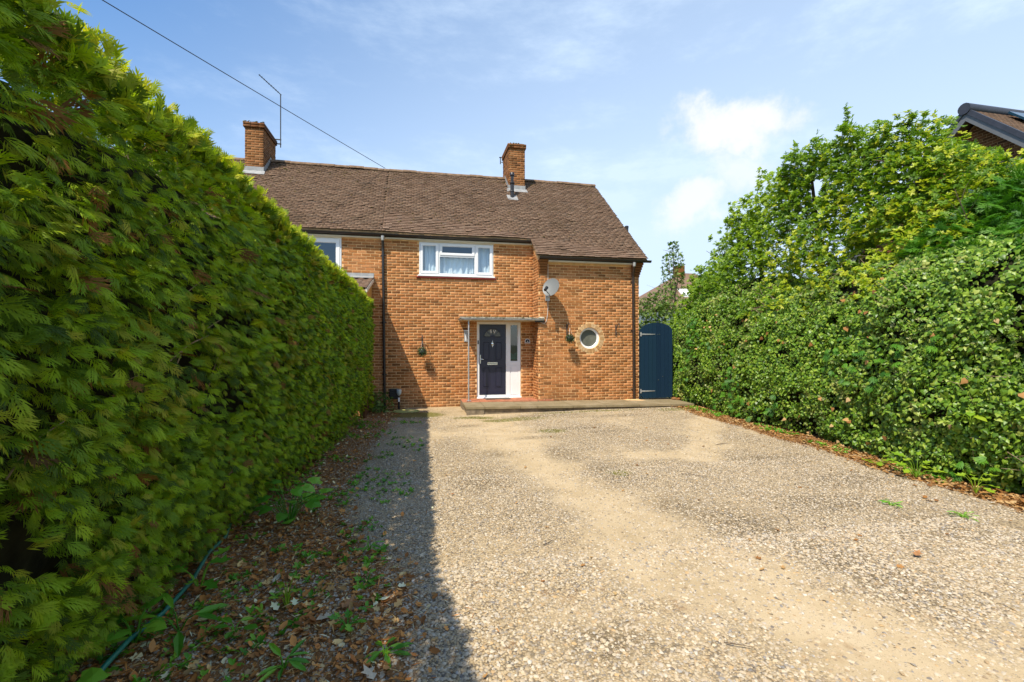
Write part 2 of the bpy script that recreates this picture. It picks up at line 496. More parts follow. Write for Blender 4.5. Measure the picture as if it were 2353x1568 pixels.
def drive_mat():
    t = NT('gravel_drive')
    co, li, mo = t.attr('coarse'), t.attr('litter'), t.attr('moss')
    v = t.new('ShaderNodeTexVoronoi')
    v.inputs['Scale'].default_value = 66
    t.l.new(t.pos(), v.inputs['Vector'])
    sepc = t.new('ShaderNodeSeparateColor')
    t.l.new(v.outputs['Color'], sepc.inputs[0])
    stone = t.ramp(sepc.outputs[0], [(0, (0.461, 0.349, 0.206)), (0.3, (0.547, 0.437, 0.284)), (0.55, (0.358, 0.261, 0.151)), (0.7, (0.529, 0.401, 0.237)), (0.82, (0.256, 0.205, 0.146)), (0.9, (0.145, 0.132, 0.120)), (1, (0.564, 0.489, 0.375))])
    crack = t.rng(v.outputs['Distance'], 0.010, 0.018, 0, 1)
    stone = t.mix(1.0, stone, (1.0, 0.97, 0.90), 'MULTIPLY')
    stone = t.mix(t.math('MULTIPLY', t.rng(v.outputs['Distance'], 0.35, 0.75), 0.75), stone, (0.085, 0.065, 0.041))
    sand = t.ramp(t.noise(2.2, 5, 0.6), [(0.3, (0.427, 0.318, 0.177)), (0.55, (0.513, 0.393, 0.234)), (0.75, (0.564, 0.450, 0.288))])
    grit = t.noise(150, 3, 0.7)
    sand = t.mix(t.rng(grit, 0.56, 0.70, 0, 0.6), sand, (0.256, 0.183, 0.099))
    sand = t.mix(t.rng(t.noise(75, 2, 0.6), 0.62, 0.68, 0, 0.55), sand, (0.136, 0.101, 0.060))
    sel = t.rng(t.math('ADD', co, t.math('MULTIPLY', t.math('SUBTRACT', t.noise(7, 4, 0.6), 0.5), 0.9)), 0.12, 0.80)
    c = t.mix(sel, sand, stone)
    dk = t.attr('dark')
    dkf = t.math('MULTIPLY', dk, t.rng(t.noise(22, 5, 0.75), 0.34, 0.62, 0, 0.8))
    c = t.mix(dkf, c, (0.099, 0.071, 0.037))
    lic = t.ramp(t.noise(30, 4, 0.7), [(0.3, (0.110, 0.052, 0.020)), (0.55, (0.285, 0.141, 0.050)), (0.75, (0.439, 0.264, 0.118))])
    c = t.mix(t.rng(t.math('ADD', li, t.math('MULTIPLY', t.math('SUBTRACT', t.noise(9, 4, 0.7), 0.5), 0.8)), 0.3, 0.7), c, lic)
    c = t.mix(t.rng(t.math('ADD', mo, t.math('MULTIPLY', t.math('SUBTRACT', t.noise(14, 4, 0.7), 0.5), 1.0)), 0.35, 0.75, 0, 0.85), c, (0.163, 0.148, 0.032))
    h = t.math('ADD', t.math('MULTIPLY', t.math('SUBTRACT', 1.0, v.outputs['Distance']), t.math('ADD', t.math('MULTIPLY', sel, 0.9), 0.1)), t.math('MULTIPLY', grit, 0.4))
    return t.done(t.principled(c, 0.9, 0, 0.2, t.bump(h, 0.55, 0.014)))


M['drive'] = drive_mat()
M['soil'] = plain('garden_ground', (0.10, 0.11, 0.045), 0.95, var=0.4, scale=1.5)

# ------------------------------------------------------------------ mesh helpers
WT = {}          # world translation of every object made


class MB:
    def __init__(self):
        self.v, self.f = [], []

    def add(self, vs, fs):
        o = len(self.v)
        self.v.extend([tuple(p) for p in vs])
        self.f.extend([tuple(i + o for i in f) for f in fs])
        return self

    def box(self, x0, x1, y0, y1, z0, z1):
        vs = [(x, y, z) for z in (z0, z1) for y in (y0, y1) for x in (x0, x1)]
        return self.add(vs, [(0, 2, 3, 1), (4, 5, 7, 6), (0, 1, 5, 4), (2, 6, 7, 3), (0, 4, 6, 2), (1, 3, 7, 5)])

    def bev(self, x0, x1, y0, y1, z0, z1, b=0.006):
        """box whose front (low y) edges are chamfered"""
        vs = [(x0, y1, z0), (x1, y1, z0), (x1, y1, z1), (x0, y1, z1), (x0, y0 + b, z0), (x1, y0 + b, z0), (x1, y0 + b, z1), (x0, y0 + b, z1),
              (x0 + b, y0, z0 + b), (x1 - b, y0, z0 + b), (x1 - b, y0, z1 - b), (x0 + b, y0, z1 - b)]
        fs = [(0, 3, 2, 1), (8, 9, 10, 11)]
        for i in range(4):
            j = (i + 1) % 4
            fs += [(i, j, 4 + j, 4 + i), (4 + i, 4 + j, 8 + j, 8 + i)]
        return self.add(vs, fs)

    def extrude(self, poly, axis, a, b):
        """polygon (2-D) pushed along an axis from a to b"""
        n = len(poly)

        def p3(q, w):
            return {'x': (w, q[0], q[1]), 'y': (q[0], w, q[1]), 'z': (q[0], q[1], w)}[axis]
        vs = [p3(q, a) for q in poly] + [p3(q, b) for q in poly]
        fs = [tuple(range(n - 1, -1, -1)), tuple(range(n, 2 * n))] + [(i, (i + 1) % n, n + (i + 1) % n, n + i) for i in range(n)]
        return self.add(vs, fs)

    def tube(self, pts, r, n=8, cap=True):
        pts = [Vector(p) for p in pts]
        rs = r if isinstance(r, (list, tuple)) else [r] * len(pts)
        vs, fs = [], []
        up = Vector((0.13, 0.31, 0.94))
        for i, p in enumerate(pts):
            d = (pts[min(i + 1, len(pts) - 1)] - pts[max(i - 1, 0)]).normalized()
            if abs(d.dot(up)) > 0.97:
                up = Vector((0.9, 0.3, 0.1))
            a = d.cross(up).normalized()
            b = d.cross(a).normalized()
            for k in range(n):
                t = 2 * math.pi * k / n
                vs.append(p + (a * math.cos(t) + b * math.sin(t)) * rs[i])
        for i in range(len(pts) - 1):
            for k in range(n):
                fs.append((i * n + k, i * n + (k + 1) % n, (i + 1) * n + (k + 1) % n, (i + 1) * n + k))
        if cap:
            fs.append(tuple(range(n - 1, -1, -1)))
            fs.append(tuple(range((len(pts) - 1) * n, len(pts) * n)))
        return self.add(vs, fs)

    def lathe(self, c, prof, n=16, axis='z'):
        vs, fs = [], []
        for r, h in prof:
            for k in range(n):
                t = 2 * math.pi * k / n
                q = (r * math.cos(t), r * math.sin(t), h)
                if axis == 'y':
                    q = (q[0], q[2], q[1])
                vs.append((c[0] + q[0], c[1] + q[1], c[2] + q[2]))
        for i in range(len(prof) - 1):
            for k in range(n):
                fs.append((i * n + k, i * n + (k + 1) % n, (i + 1) * n + (k + 1) % n, (i + 1) * n + k))
        fs.append(tuple(range(n - 1, -1, -1)))
        fs.append(tuple(range((len(prof) - 1) * n, len(prof) * n)))
        return self.add(vs, fs)

    def mesh(self, name, shift=(0, 0, 0)):
        me = bpy.data.meshes.new(name)
        s = shift
        me.from_pydata([(v[0] - s[0], v[1] - s[1], v[2] - s[2]) for v in self.v], [], self.f)
        me.update()
        return me


def link(o, parent=None, loc=(0, 0, 0)):
    COL.objects.link(o)
    o.location = loc
    WT[o.name] = Vector(loc)
    if parent is not None:
        o.parent = parent
        o.matrix_parent_inverse = Matrix.Translation(-WT[parent.name])
    return o


def tag(o, label=None, cat=None, group=None, kind=None):
    for k, v in (('label', label), ('category', cat), ('group', group), ('kind', kind)):
        if v:
            o[k] = v
    return o


def thing(name, label, cat, loc, group=None):
    o = bpy.data.objects.new(name, None)
    o.empty_display_size = 0.1
    link(o, None, loc)
    return tag(o, label, cat, group)


def part(name, mb, mat, parent=None, smooth=False, kind=None, label=None):
    vs = np.array(mb.v)
    lo, hi = vs.min(0), vs.max(0)
    c = ((lo[0] + hi[0]) / 2, (lo[1] + hi[1]) / 2, lo[2])
    me = mb.mesh(name, c)
    me.materials.append(M[mat] if isinstance(mat, str) else mat)
    if smooth:
        me.polygons.foreach_set('use_smooth', [True] * len(me.polygons))
        if hasattr(me, 'set_sharp_from_angle'):
            me.set_sharp_from_angle(angle=R(40))
    o = bpy.data.objects.new(name, me)
    link(o, parent, c)
    if kind:
        o['kind'] = kind
    if label:
        o['label'] = label
    return o


def inst(name, me, parent, loc, rot=None, scale=None):
    o = bpy.data.objects.new(name, me)
    link(o, parent, tuple(loc))
    if rot is not None:
        o.rotation_euler = rot
    if scale is not None:
        o.scale = scale
    return o


def np_mesh(name, co, loops, starts, totals, rnd=None, mat=None, smooth=False):
    me = bpy.data.meshes.new(name)
    me.vertices.add(len(co))
    me.vertices.foreach_set('co', np.ascontiguousarray(co, dtype=np.float32).ravel())
    me.loops.add(len(loops))
    me.loops.foreach_set('vertex_index', np.ascontiguousarray(loops, dtype=np.int32))
    me.polygons.add(len(starts))
    me.polygons.foreach_set('loop_start', np.ascontiguousarray(starts, dtype=np.int32))
    try:
        me.polygons.foreach_set('loop_total', np.ascontiguousarray(totals, dtype=np.int32))
    except Exception:
        pass
    if smooth:
        me.polygons.foreach_set('use_smooth', np.ones(len(starts), dtype=bool))
    me.update(calc_edges=True)
    if rnd is not None:
        a = me.attributes.new('rnd', 'FLOAT', 'POINT')
        a.data.foreach_set('value', np.ascontiguousarray(rnd, dtype=np.float32))
    if mat:
        me.materials.append(M[mat])
    return me


def scatter(name, tmpl, pos, rot, scale, mat, parent=None, rnd=None, smooth=False, kind='stuff', label=None, cat=None):
    """one mesh holding a copy of the template (verts, faces) at every place"""
    tv, tf = np.array(tmpl[0], dtype=np.float64), tmpl[1]
    pos = np.asarray(pos, dtype=np.float64)
    N, V = len(pos), len(tv)
    scale = np.asarray(scale, dtype=np.float64)
    if scale.ndim == 1:
        scale = np.repeat(scale[:, None], 3, 1)
    loc = tv[None] * scale[:, None, :]
    if rot is not None:
        loc = np.einsum('nij,nvj->nvi', rot, loc)
    co = (loc + pos[:, None, :]).reshape(-1, 3)
    tl = np.concatenate([np.array(f) for f in tf])
    tt = np.array([len(f) for f in tf])
    ts = np.concatenate([[0], np.cumsum(tt)[:-1]])
    loops = (tl[None] + (np.arange(N) * V)[:, None]).ravel()
    starts = (ts[None] + (np.arange(N) * len(tl))[:, None]).ravel()
    totals = np.tile(tt, N)
    r = rng.random(N) if rnd is None else rnd
    me = np_mesh(name, co, loops, starts, totals, np.repeat(r, V), mat, smooth)
    o = bpy.data.objects.new(name, me)
    link(o, parent)
    if parent is not None:
        o.matrix_parent_inverse = Matrix.Translation(-WT[parent.name])
    if kind:
        o['kind'] = kind
    return tag(o, label, cat)


def frames(d, n):
    """rotation matrices with x along d and z near n"""
    d = d / np.linalg.norm(d, axis=1, keepdims=True)
    n = n - (n * d).sum(1, keepdims=True) * d
    n = n / (np.linalg.norm(n, axis=1, keepdims=True) + 1e-9)
    y = np.cross(n, d)
    return np.stack([d, y, n], axis=2)


def hashgrid(ix, iy, seed):
    h = (ix.astype(np.int64) * 374761393 + iy.astype(np.int64) * 668265263 + seed * 2147483647) & 0xffffffff
    h = ((h ^ (h >> 13)) * 1274126177) & 0xffffffff
    return ((h ^ (h >> 16)) & 0xffff) / 65535.0


def vnoise(x, y, scale, seed=0):
    x, y = np.asarray(x, float) * scale, np.asarray(y, float) * scale
    ix, iy = np.floor(x), np.floor(y)
    fx, fy = x - ix, y - iy
    fx, fy = fx * fx * (3 - 2 * fx), fy * fy * (3 - 2 * fy)
    a, b = hashgrid(ix, iy, seed), hashgrid(ix + 1, iy, seed)
    c, d = hashgrid(ix, iy + 1, seed), hashgrid(ix + 1, iy + 1, seed)
    return (a * (1 - fx) + b * fx) * (1 - fy) + (c * (1 - fx) + d * fx) * fy


def fbm(x, y, scale, seed=0, o=3):
    return sum(vnoise(x, y, scale * 2 ** i, seed + i) * 0.5 ** i for i in range(o)) / sum(0.5 ** i for i in range(o))


def sstep(a, b, x):
    t = np.clip((np.asarray(x, float) - a) / (b - a), 0, 1)
    return t * t * (3 - 2 * t)


# ------------------------------------------------------------------ ground and drive
TRACK = [(3.3, 0.6), (2.98, 1.81), (2.557, 2.438), (2.194, 3.284), (1.91, 4.945), (1.583, 6.862), (1.629, 9.009), (1.7, 10.5)]
TRACK2 = [(6.6, 9.3), (5.9, 8.6), (5.0, 7.1), (4.3, 6.4), (3.6, 6.6)]
RH = [(-2, 6.35), (3, 6.55), (4, 6.65), (5.8, 6.86), (7.2, 7.08), (9.2, 7.25), (12.0, 7.36), (14, 7.6)]
LH = [(-2, -1.72), (2, -1.78), (4, -1.76), (5.5, -1.60), (7, -1.50), (9.9, -1.36), (10.8, -1.30), (14, -1.3)]


def rh_base(y):
    return np.interp(y, [p[0] for p in RH], [p[1] for p in RH])


def lh_base(y):
    return np.interp(y, [p[0] for p in LH], [p[1] for p in LH])


def pdist(x, y, pl):
    d = np.full(np.shape(x), 1e9)
    for (x0, y0), (x1, y1) in zip(pl[:-1], pl[1:]):
        dx, dy = x1 - x0, y1 - y0
        t = np.clip(((x - x0) * dx + (y - y0) * dy) / (dx * dx + dy * dy), 0, 1)
        d = np.minimum(d, np.hypot(x - x0 - t * dx, y - y0 - t * dy))
    return d


def gz(x, y):
    x, y = np.asarray(x, float), np.asarray(y, float)
    z = (fbm(x, y, 0.55, 3) - 0.5) * 0.06 + (fbm(x, y, 3.0, 9) - 0.5) * 0.012
    z = z * sstep(13.2, 10.5, y) * sstep(-1, 2.5, y)
    z = z + 0.055 * sstep(8.5, 11.1, y) * sstep(1.0, 6.0, x)
    z = z - 0.02 * sstep(0.65, 0.1, pdist(x, y, TRACK))
    return z


def coarse_f(x, y):
    n = fbm(x, y, 0.9, 21)
    tr = sstep(0.95, 0.0, pdist(x, y, TRACK) + (fbm(x, y, 1.6, 5) - 0.5) * 0.8)
    tr2 = sstep(0.55, 0.1, pdist(x, y, TRACK2) + (fbm(x, y, 1.6, 6) - 0.5) * 0.6)
    far = sstep(5.0, 9.5, y) * 0.35
    return np.clip(0.74 + (n - 0.5) * 0.9 - np.maximum(tr, tr2 * 0.8) * 0.72 - far * 0.6, 0, 1)


DARK = [(0.76, 5.8, 0.38, 0.45), (2.25, 6.9, 0.30, 0.5), (2.55, 5.85, 0.25, 0.45), (3.3, 8.9, 0.5, 0.16), (3.75, 8.5, 0.5, 0.12), (5.3, 5.95, 0.75, 0.28), (3.36, 2.97, 0.3, 0.6),
        (3.1, 3.92, 0.4, 0.5), (2.75, 4.42, 0.28, 0.4), (4.4, 4.2, 0.6, 0.35), (1.1, 2.5, 0.25, 0.2), (4.9, 3.4, 0.6, 0.4), (2.2, 8.2, 0.5, 0.16), (4.6, 10.2, 0.9, 0.2), (1.0, 9.6, 0.3, 0.2), (2.9, 10.6, 1.2, 0.2), (5.6, 4.9, 0.8, 0.3), (1.2, 7.2, 0.3, 0.3)]
MOSS = [(2.63, 8.71, 0.35, 0.18), (2.2, 10.3, 0.9, 0.28), (1.3, 10.75, 0.6, 0.2), (0.0, 11.4, 0.7, 0.5), (2.7, 5.8, 0.14, 0.16), (6.6, 10.7, 0.7, 0.25), (4.2, 10.9, 1.6, 0.14)]


RUST = [(1.05, 2.95, 0.30, 0.15), (0.50, 2.60, 0.30, 0.14), (1.75, 2.75, 0.22, 0.10), (1.45, 3.4, 0.2, 0.12), (2.3, 2.2, 0.2, 0.1)]


def blobs(x, y, L):
    v = np.zeros(np.shape(x))
    for bx, by, rx, ry in L:
        v = np.maximum(v, sstep(1.5, 0.3, np.hypot((x - bx) / rx, (y - by) / ry)))
    return v


def litter_f(x, y):
    n = (fbm(x, y, 1.3, 31) - 0.5) * 0.5
    edge = np.interp(y, [0, 2.4, 3.5, 5, 7, 10, 12.7], [0.1, 0.05, -0.25, -0.75, -0.75, -0.65, -0.3])
    l = sstep(0.30, -0.30, x - edge + n)
    rd = rh_base(y) - x
    wid = np.interp(y, [2, 5, 8, 11, 13], [0.50, 0.58, 0.80, 0.90, 0.7])
    r = sstep(1.0, 0.55, rd / wid + n * 0.9)
    r = np.maximum(r, 0.42 * blobs(x + (fbm(x, y, 3, 7) - .5) * .5, y + (fbm(x, y, 3, 8) - .5) * .4, RUST))
    return l, r


gx = np.linspace(-2.6, 8.6, 190)
gy = np.linspace(-1.5, 12.9, 240)
GX, GY = np.meshgrid(gx, gy)
fx, fy = GX.ravel(), GY.ravel()
co = np.stack([fx, fy, gz(fx, fy)], 1)
nx, ny = len(gx), len(gy)
idx = np.arange(nx * ny).reshape(ny, nx)
q = np.stack([idx[:-1, :-1], idx[:-1, 1:], idx[1:, 1:], idx[1:, :-1]], -1).reshape(-1, 4)
me = np_mesh('driveway', co, q.ravel(), np.arange(len(q)) * 4, np.full(len(q), 4), None, 'drive', True)
ll, lr = litter_f(fx, fy)
for nm, val in (('coarse', coarse_f(fx, fy)), ('litter', np.maximum(ll, lr * 0.9)), ('moss', blobs(fx, fy, MOSS)), ('dark', blobs(fx, fy, DARK))):
    a = me.attributes.new(nm, 'FLOAT', 'POINT')
    a.data.foreach_set('value', np.ascontiguousarray(val, dtype=np.float32))
drive = bpy.data.objects.new('driveway', me)
link(drive)
tag(drive, kind='structure')
g = MB()
g.add([(-400, -400, -0.12), (400, -400, -0.12), (400, 700, -0.12), (-400, 700, -0.12)], [(0, 1, 2, 3)])
o = part('ground', g, 'soil')
tag(o, kind='structure')

# ------------------------------------------------------------------ house dimensions
W = 12.70          # plane of the main front wall
WP = 12.10         # plane of the projecting right-hand part
XP = -0.93         # party line
XC = 3.25          # corner where the right-hand part comes forward
XE = 6.24          # right-hand end of the house
SL = 0.86          # roof slope
EZ, EY = 4.155, 11.83      # lower eave (tile edge)
RY = W + 3.10      # ridge
RZ = EZ + (RY - EY) * SL
MEH = 0.67         # horizontal distance from the low eave to the main eave


def roof_z(y):
    return EZ + (y - EY) * SL


house = thing('brick_house', 'orange brick half of the pair with navy front door and round window', 'house', (2.6, 14.5, 0))
neigh = thing('neighbouring_house', 'left half of the brick pair, mostly hidden behind the tall conifer hedge', 'house', (-4.5, 14.5, 0))


def wall_boxes(mb, x0, x1, z0, z1, y0, y1, holes):
    xs = sorted({x0, x1, *[h[0] for h in holes], *[h[1] for h in holes]})
    zs = sorted({z0, z1, *[h[2] for h in holes], *[h[3] for h in holes]})
    xs = [x for x in xs if x0 <= x <= x1]
    zs = [z for z in zs if z0 <= z <= z1]
    for a, b in zip(xs[:-1], xs[1:]):
        for c, d in zip(zs[:-1], zs[1:]):
            mx, mz = (a + b) / 2, (c + d) / 2
            if any(h[0] < mx < h[1] and h[2] < mz < h[3] for h in holes):
                continue
            mb.box(a, b, y0, y1, c, d)
    return mb


UW = (0.036, 2.090, 3.625, 4.66)        # upper window opening
DR = (1.626, 2.889, 0.20, 2.37)         # door opening
NW = (-3.70, -1.972, 3.55, 4.66)        # neighbour's window opening
RWC = (4.742, 1.905)                    # round window
RRI, RRO = 0.30, 0.415

wall_main = part('wall', wall_boxes(MB(), XP, XC, -0.3, 4.60, W, W + 0.25, [UW, DR]), 'mortar', house)
RS = 0.305
wing_b = wall_boxes(MB(), XC + 0.25, XE, -0.3, 4.06, WP, WP + 0.25, [(RWC[0] - RS, RWC[0] + RS, RWC[1] - RS, RWC[1] + RS)])
wing_b.box(XC, XC + 0.25, WP, W, -0.3, 4.06)
wing_b.extrude([(WP, 4.06), (W + 0.2, 4.06), (W + 0.2, roof_z(W + 0.2) - 0.09), (WP, roof_z(WP) - 0.09)], 'x', XC, XC + 0.25)
wall_wing = part('wall', wing_b, 'mortar', house)
# ring of mortar round the window so the square opening closes to a circle
ring = MB()
nn = 48
vs, fs = [], []
for k in range(nn):
    t = 2 * math.pi * k / nn
    for rr, yy in ((RRI, WP - 0.001), (0.455, WP - 0.001), (RRI, WP + 0.2), (0.455, WP + 0.2)):
        vs.append((RWC[0] + rr * math.cos(t), yy, RWC[1] + rr * math.sin(t)))
for k in range(nn):
    a, b = k * 4, ((k + 1) % nn) * 4
    fs += [(a, b, b + 1, a + 1), (a + 2, a + 3, b + 3, b + 2), (a, a + 2, b + 2, b)]
ring.add(vs, fs)
part('window_surround', ring, 'mortar', wall_wing)
# gable end and back of the house, as brick faced body
body = MB()
body.extrude([(WP + 0.25, -0.3), (RY + 3.1, -0.3), (RY + 3.1, roof_z(W) - 0.1), (RY, RZ - 0.12), (WP + 0.25, roof_z(WP + 0.25) - 0.12)], 'x', XE - 0.25, XE)
body.box(XP, XE - 0.25, RY + 2.9, RY + 3.1, -0.3, roof_z(W) - 0.1)
part('wall', body, 'brick_dark', house)
nwall = part('wall', wall_boxes(MB(), -9.0, XP, -0.3, 4.60, W, W + 0.25, [NW]), 'mortar', neigh)
nb = MB()
nb.extrude([(W + 0.25, -0.3), (RY + 3.1, -0.3), (RY + 3.1, roof_z(W) - 0.1), (RY, RZ - 0.12), (W + 0.25, roof_z(W + 0.25) - 0.12)], 'x', -9.0, -8.75)
nb.box(-8.75, XP, RY + 2.9, RY + 3.1, -0.3, roof_z(W) - 0.1)
part('wall', nb, 'brick_dark', neigh)

# ------------------------------------------------------------------ bricks
BL, BH, J = 0.2130, 0.0625, 0.0125
CY = 0.0755


def brick_rows(x0, x1, z0, z1, cut, off=0.0):
    """stretcher bond: (x centre, z centre, length) with openings cut out"""
    out = []
    k = 0
    z = z0
    while z + BH <= z1 + 0.02:
        zc = z + BH / 2
        spans = [(x0, x1)]
        for c in cut(zc):
            ns = []
            for a, b in spans:
                if c[1] <= a or c[0] >= b:
                    ns.append((a, b))
                else:
                    if c[0] > a:
                        ns.append((a, c[0]))
                    if c[1] < b:
                        ns.append((c[1], b))
            spans = ns
        sh = (k % 2) * (BL + J) / 2 + off
        jig = random.uniform(-0.012, 0.012)
        n0 = int((x0 - sh) / (BL + J)) - 1
        for n in range(n0, n0 + int((x1 - x0) / (BL + J)) + 4):
            a = n * (BL + J) + sh + jig
            b = a + BL
            for s, e in spans:
                aa, bb = max(a, s + (J * 0.4 if s > x0 else 0)), min(b, e - (J * 0.4 if e < x1 else 0))
                if bb - aa > 0.035:
                    out.append(((aa + bb) / 2, zc, bb - aa))
        k += 1
        z += CY
    return out


def rect_cut(rects):
    return lambda z: [(r[0], r[1]) for r in rects if r[2] - 0.03 < z < r[3] + 0.03]


def wing_cut(z):
    d = abs(z - RWC[1])
    if d < RRO + 0.015:
        h = math.sqrt((RRO + 0.015) ** 2 - d * d)
        return [(RWC[0] - h, RWC[0] + h)]
    return []


BT = ([(x, y, z) for (x, y, z) in ((-.5, 1, -.5), (.5, 1, -.5), (.5, 1, .5), (-.5, 1, .5), (-.5, .45, -.5), (.5, .45, -.5), (.5, .45, .5), (-.5, .45, .5),
                                   (-.478, 0, -.43), (.478, 0, -.43), (.478, 0, .43), (-.478, 0, .43))],
      [(8, 9, 10, 11), (0, 1, 5, 4), (1, 2, 6, 5), (2, 3, 7, 6), (3, 0, 4, 7), (4, 5, 9, 8), (5, 6, 10, 9), (6, 7, 11, 10), (7, 4, 8, 11)])
brick_mesh = bpy.data.meshes.new('brick')
brick_mesh.from_pydata([(v[0] * BL, v[1] * 0.014, v[2] * BH) for v in BT[0]], [], BT[1])
brick_mesh.materials.append(M['brick'])


def lay_bricks(parent, rows, y, single, facing='front', mat='brick', proud=0.0075):
    """rows on a wall; the ones flagged single become objects, the rest one joined mesh"""
    P, S, Rr = [], [], []
    for i, (u, z, L) in enumerate(rows):
        p = y - proud + random.uniform(-0.0028, 0.0028)
        u += random.uniform(-0.002, 0.002)
        z += random.uniform(-0.0022, 0.0022)
        if i in single and facing == 'front':
            inst('brick', brick_mesh, parent, (u, p, z), (0, random.uniform(-0.006, 0.006), random.uniform(-0.008, 0.008)),
                 (L / BL, 1, 1 + random.uniform(-0.03, 0.02)))
            continue
        if facing == 'front':
            P.append((u, p, z))
            Rr.append(np.eye(3))
        else:                       # facing -x
            P.append((p, u, z))
            Rr.append(np.array([[0, 1, 0], [-1, 0, 0], [0, 0, 1.0]]))
        S.append((L, 0.014, BH * (1 + random.uniform(-0.03, 0.02))))
    if P:
        scatter('brickwork', BT, P, np.array(Rr), np.array(S), mat, parent)


def nearest(rows, y, n):
    d = sorted(range(len(rows)), key=lambda i: -(rows[i][2] / BL) / (0.2028 * rows[i][0] + 0.9792 * y) ** 2)
    return set(d[:n])


rows_wing = brick_rows(XC, XE - 0.002, 0.02, 3.92, wing_cut, 0.03)
rows_main = brick_rows(XP, XC - 0.01, -0.06, 4.56, rect_cut([(UW[0] - 0.004, UW[1] + 0.004, UW[2] - 0.055, 5), (DR[0] - .004, DR[1] + .004, -1, 2.40)]), 0.0)
lay_bricks(wall_wing, rows_wing, WP, nearest(rows_wing, WP, 265))
lay_bricks(wall_main, rows_main, W, set())
rows_side = brick_rows(WP + 0.0, W, 0.02, 4.5, lambda z: [] if z < 4.0 else [(11, WP + (z - 3.98) / SL)], 0.05)
lay_bricks(wall_wing, rows_side, XC, set(), 'side')
rows_n = brick_rows(-4.2, XP, -0.06, 4.56, rect_cut([(NW[0] - .004, NW[1] + .004, NW[2] - 0.05, 5)]), 0.0)
# the ones that show above the hedge first
vis = sorted([i for i in range(len(rows_n)) if rows_n[i][0] > -2.4 and rows_n[i][1] > 1.0], key=lambda i: -rows_n[i][2])
lay_bricks(nwall, rows_n, W, set(vis[:280]))
# ring of header bricks round the window
vm = bpy.data.meshes.new('brick')
ang = 2 * math.pi / 31
ri, ro, h = RRI + 0.004, RRO, ang / 2 * 0.86
pts = [(ri, -h), (ri, h), (ro, h * 0.97), (ro, -h * 0.97)]
vv = [(r * math.sin(a), y, r * math.cos(a)) for y in (0.0, 0.02) for r, a in pts]
vm.from_pydata(vv, [], [(0, 1, 2, 3), (4, 7, 6, 5), (0, 4, 5, 1), (1, 5, 6, 2), (2, 6, 7, 3), (3, 7, 4, 0)])
vm.materials.append(M['pale_brick'])
for k in range(31):
    inst('brick', vm, wall_wing, (RWC[0], WP - 0.011 + random.uniform(-0.002, 0.002), RWC[1]), (0, k * ang + random.uniform(-.012, .012), 0))
# corbelled kneelers under the low eave
for x0, x1 in ((XC, XC + 0.23), (XE - 0.24, XE)):
    kb = MB()
    for i in range(6):
        y1 = WP - 0.03 - i * 0.03
        kb.box(x0 - 0.004 - i * 0.001, x1 + (0.004 + i * 0.010 if x1 == XE else 0.004), y1, WP + 0.05, 3.66 + i * 0.066, 3.66 + i * 0.066 + 0.055)
    part('corbel', kb, 'brick_sooty', wall_wing)

# ------------------------------------------------------------------ roof
GA = 0.100
AL = math.atan(SL)
TT = ([(-.5, 0, 0), (.5, 0, 0), (.5, 1, 0), (-.5, 1, 0), (-.5, 0, 1), (-.17, -0.01, 1.25), (.17, -0.01, 1.25), (.5, 0, 1), (.5, 1, 1), (-.5, 1, 1)],
      [(0, 1, 7, 6, 5, 4), (4, 5, 6, 7, 8, 9), (0, 4, 9, 3), (1, 2, 8, 7)])
TW, TLn, TTh = 0.164, 0.150, 0.012
tile_mesh = bpy.data.meshes.new('roof_tile')
tile_mesh.from_pydata([(v[0] * TW, v[1] * TLn, v[2] * TTh) for v in TT[0]], [], TT[1])
tile_mesh.materials.append(M['tile'])


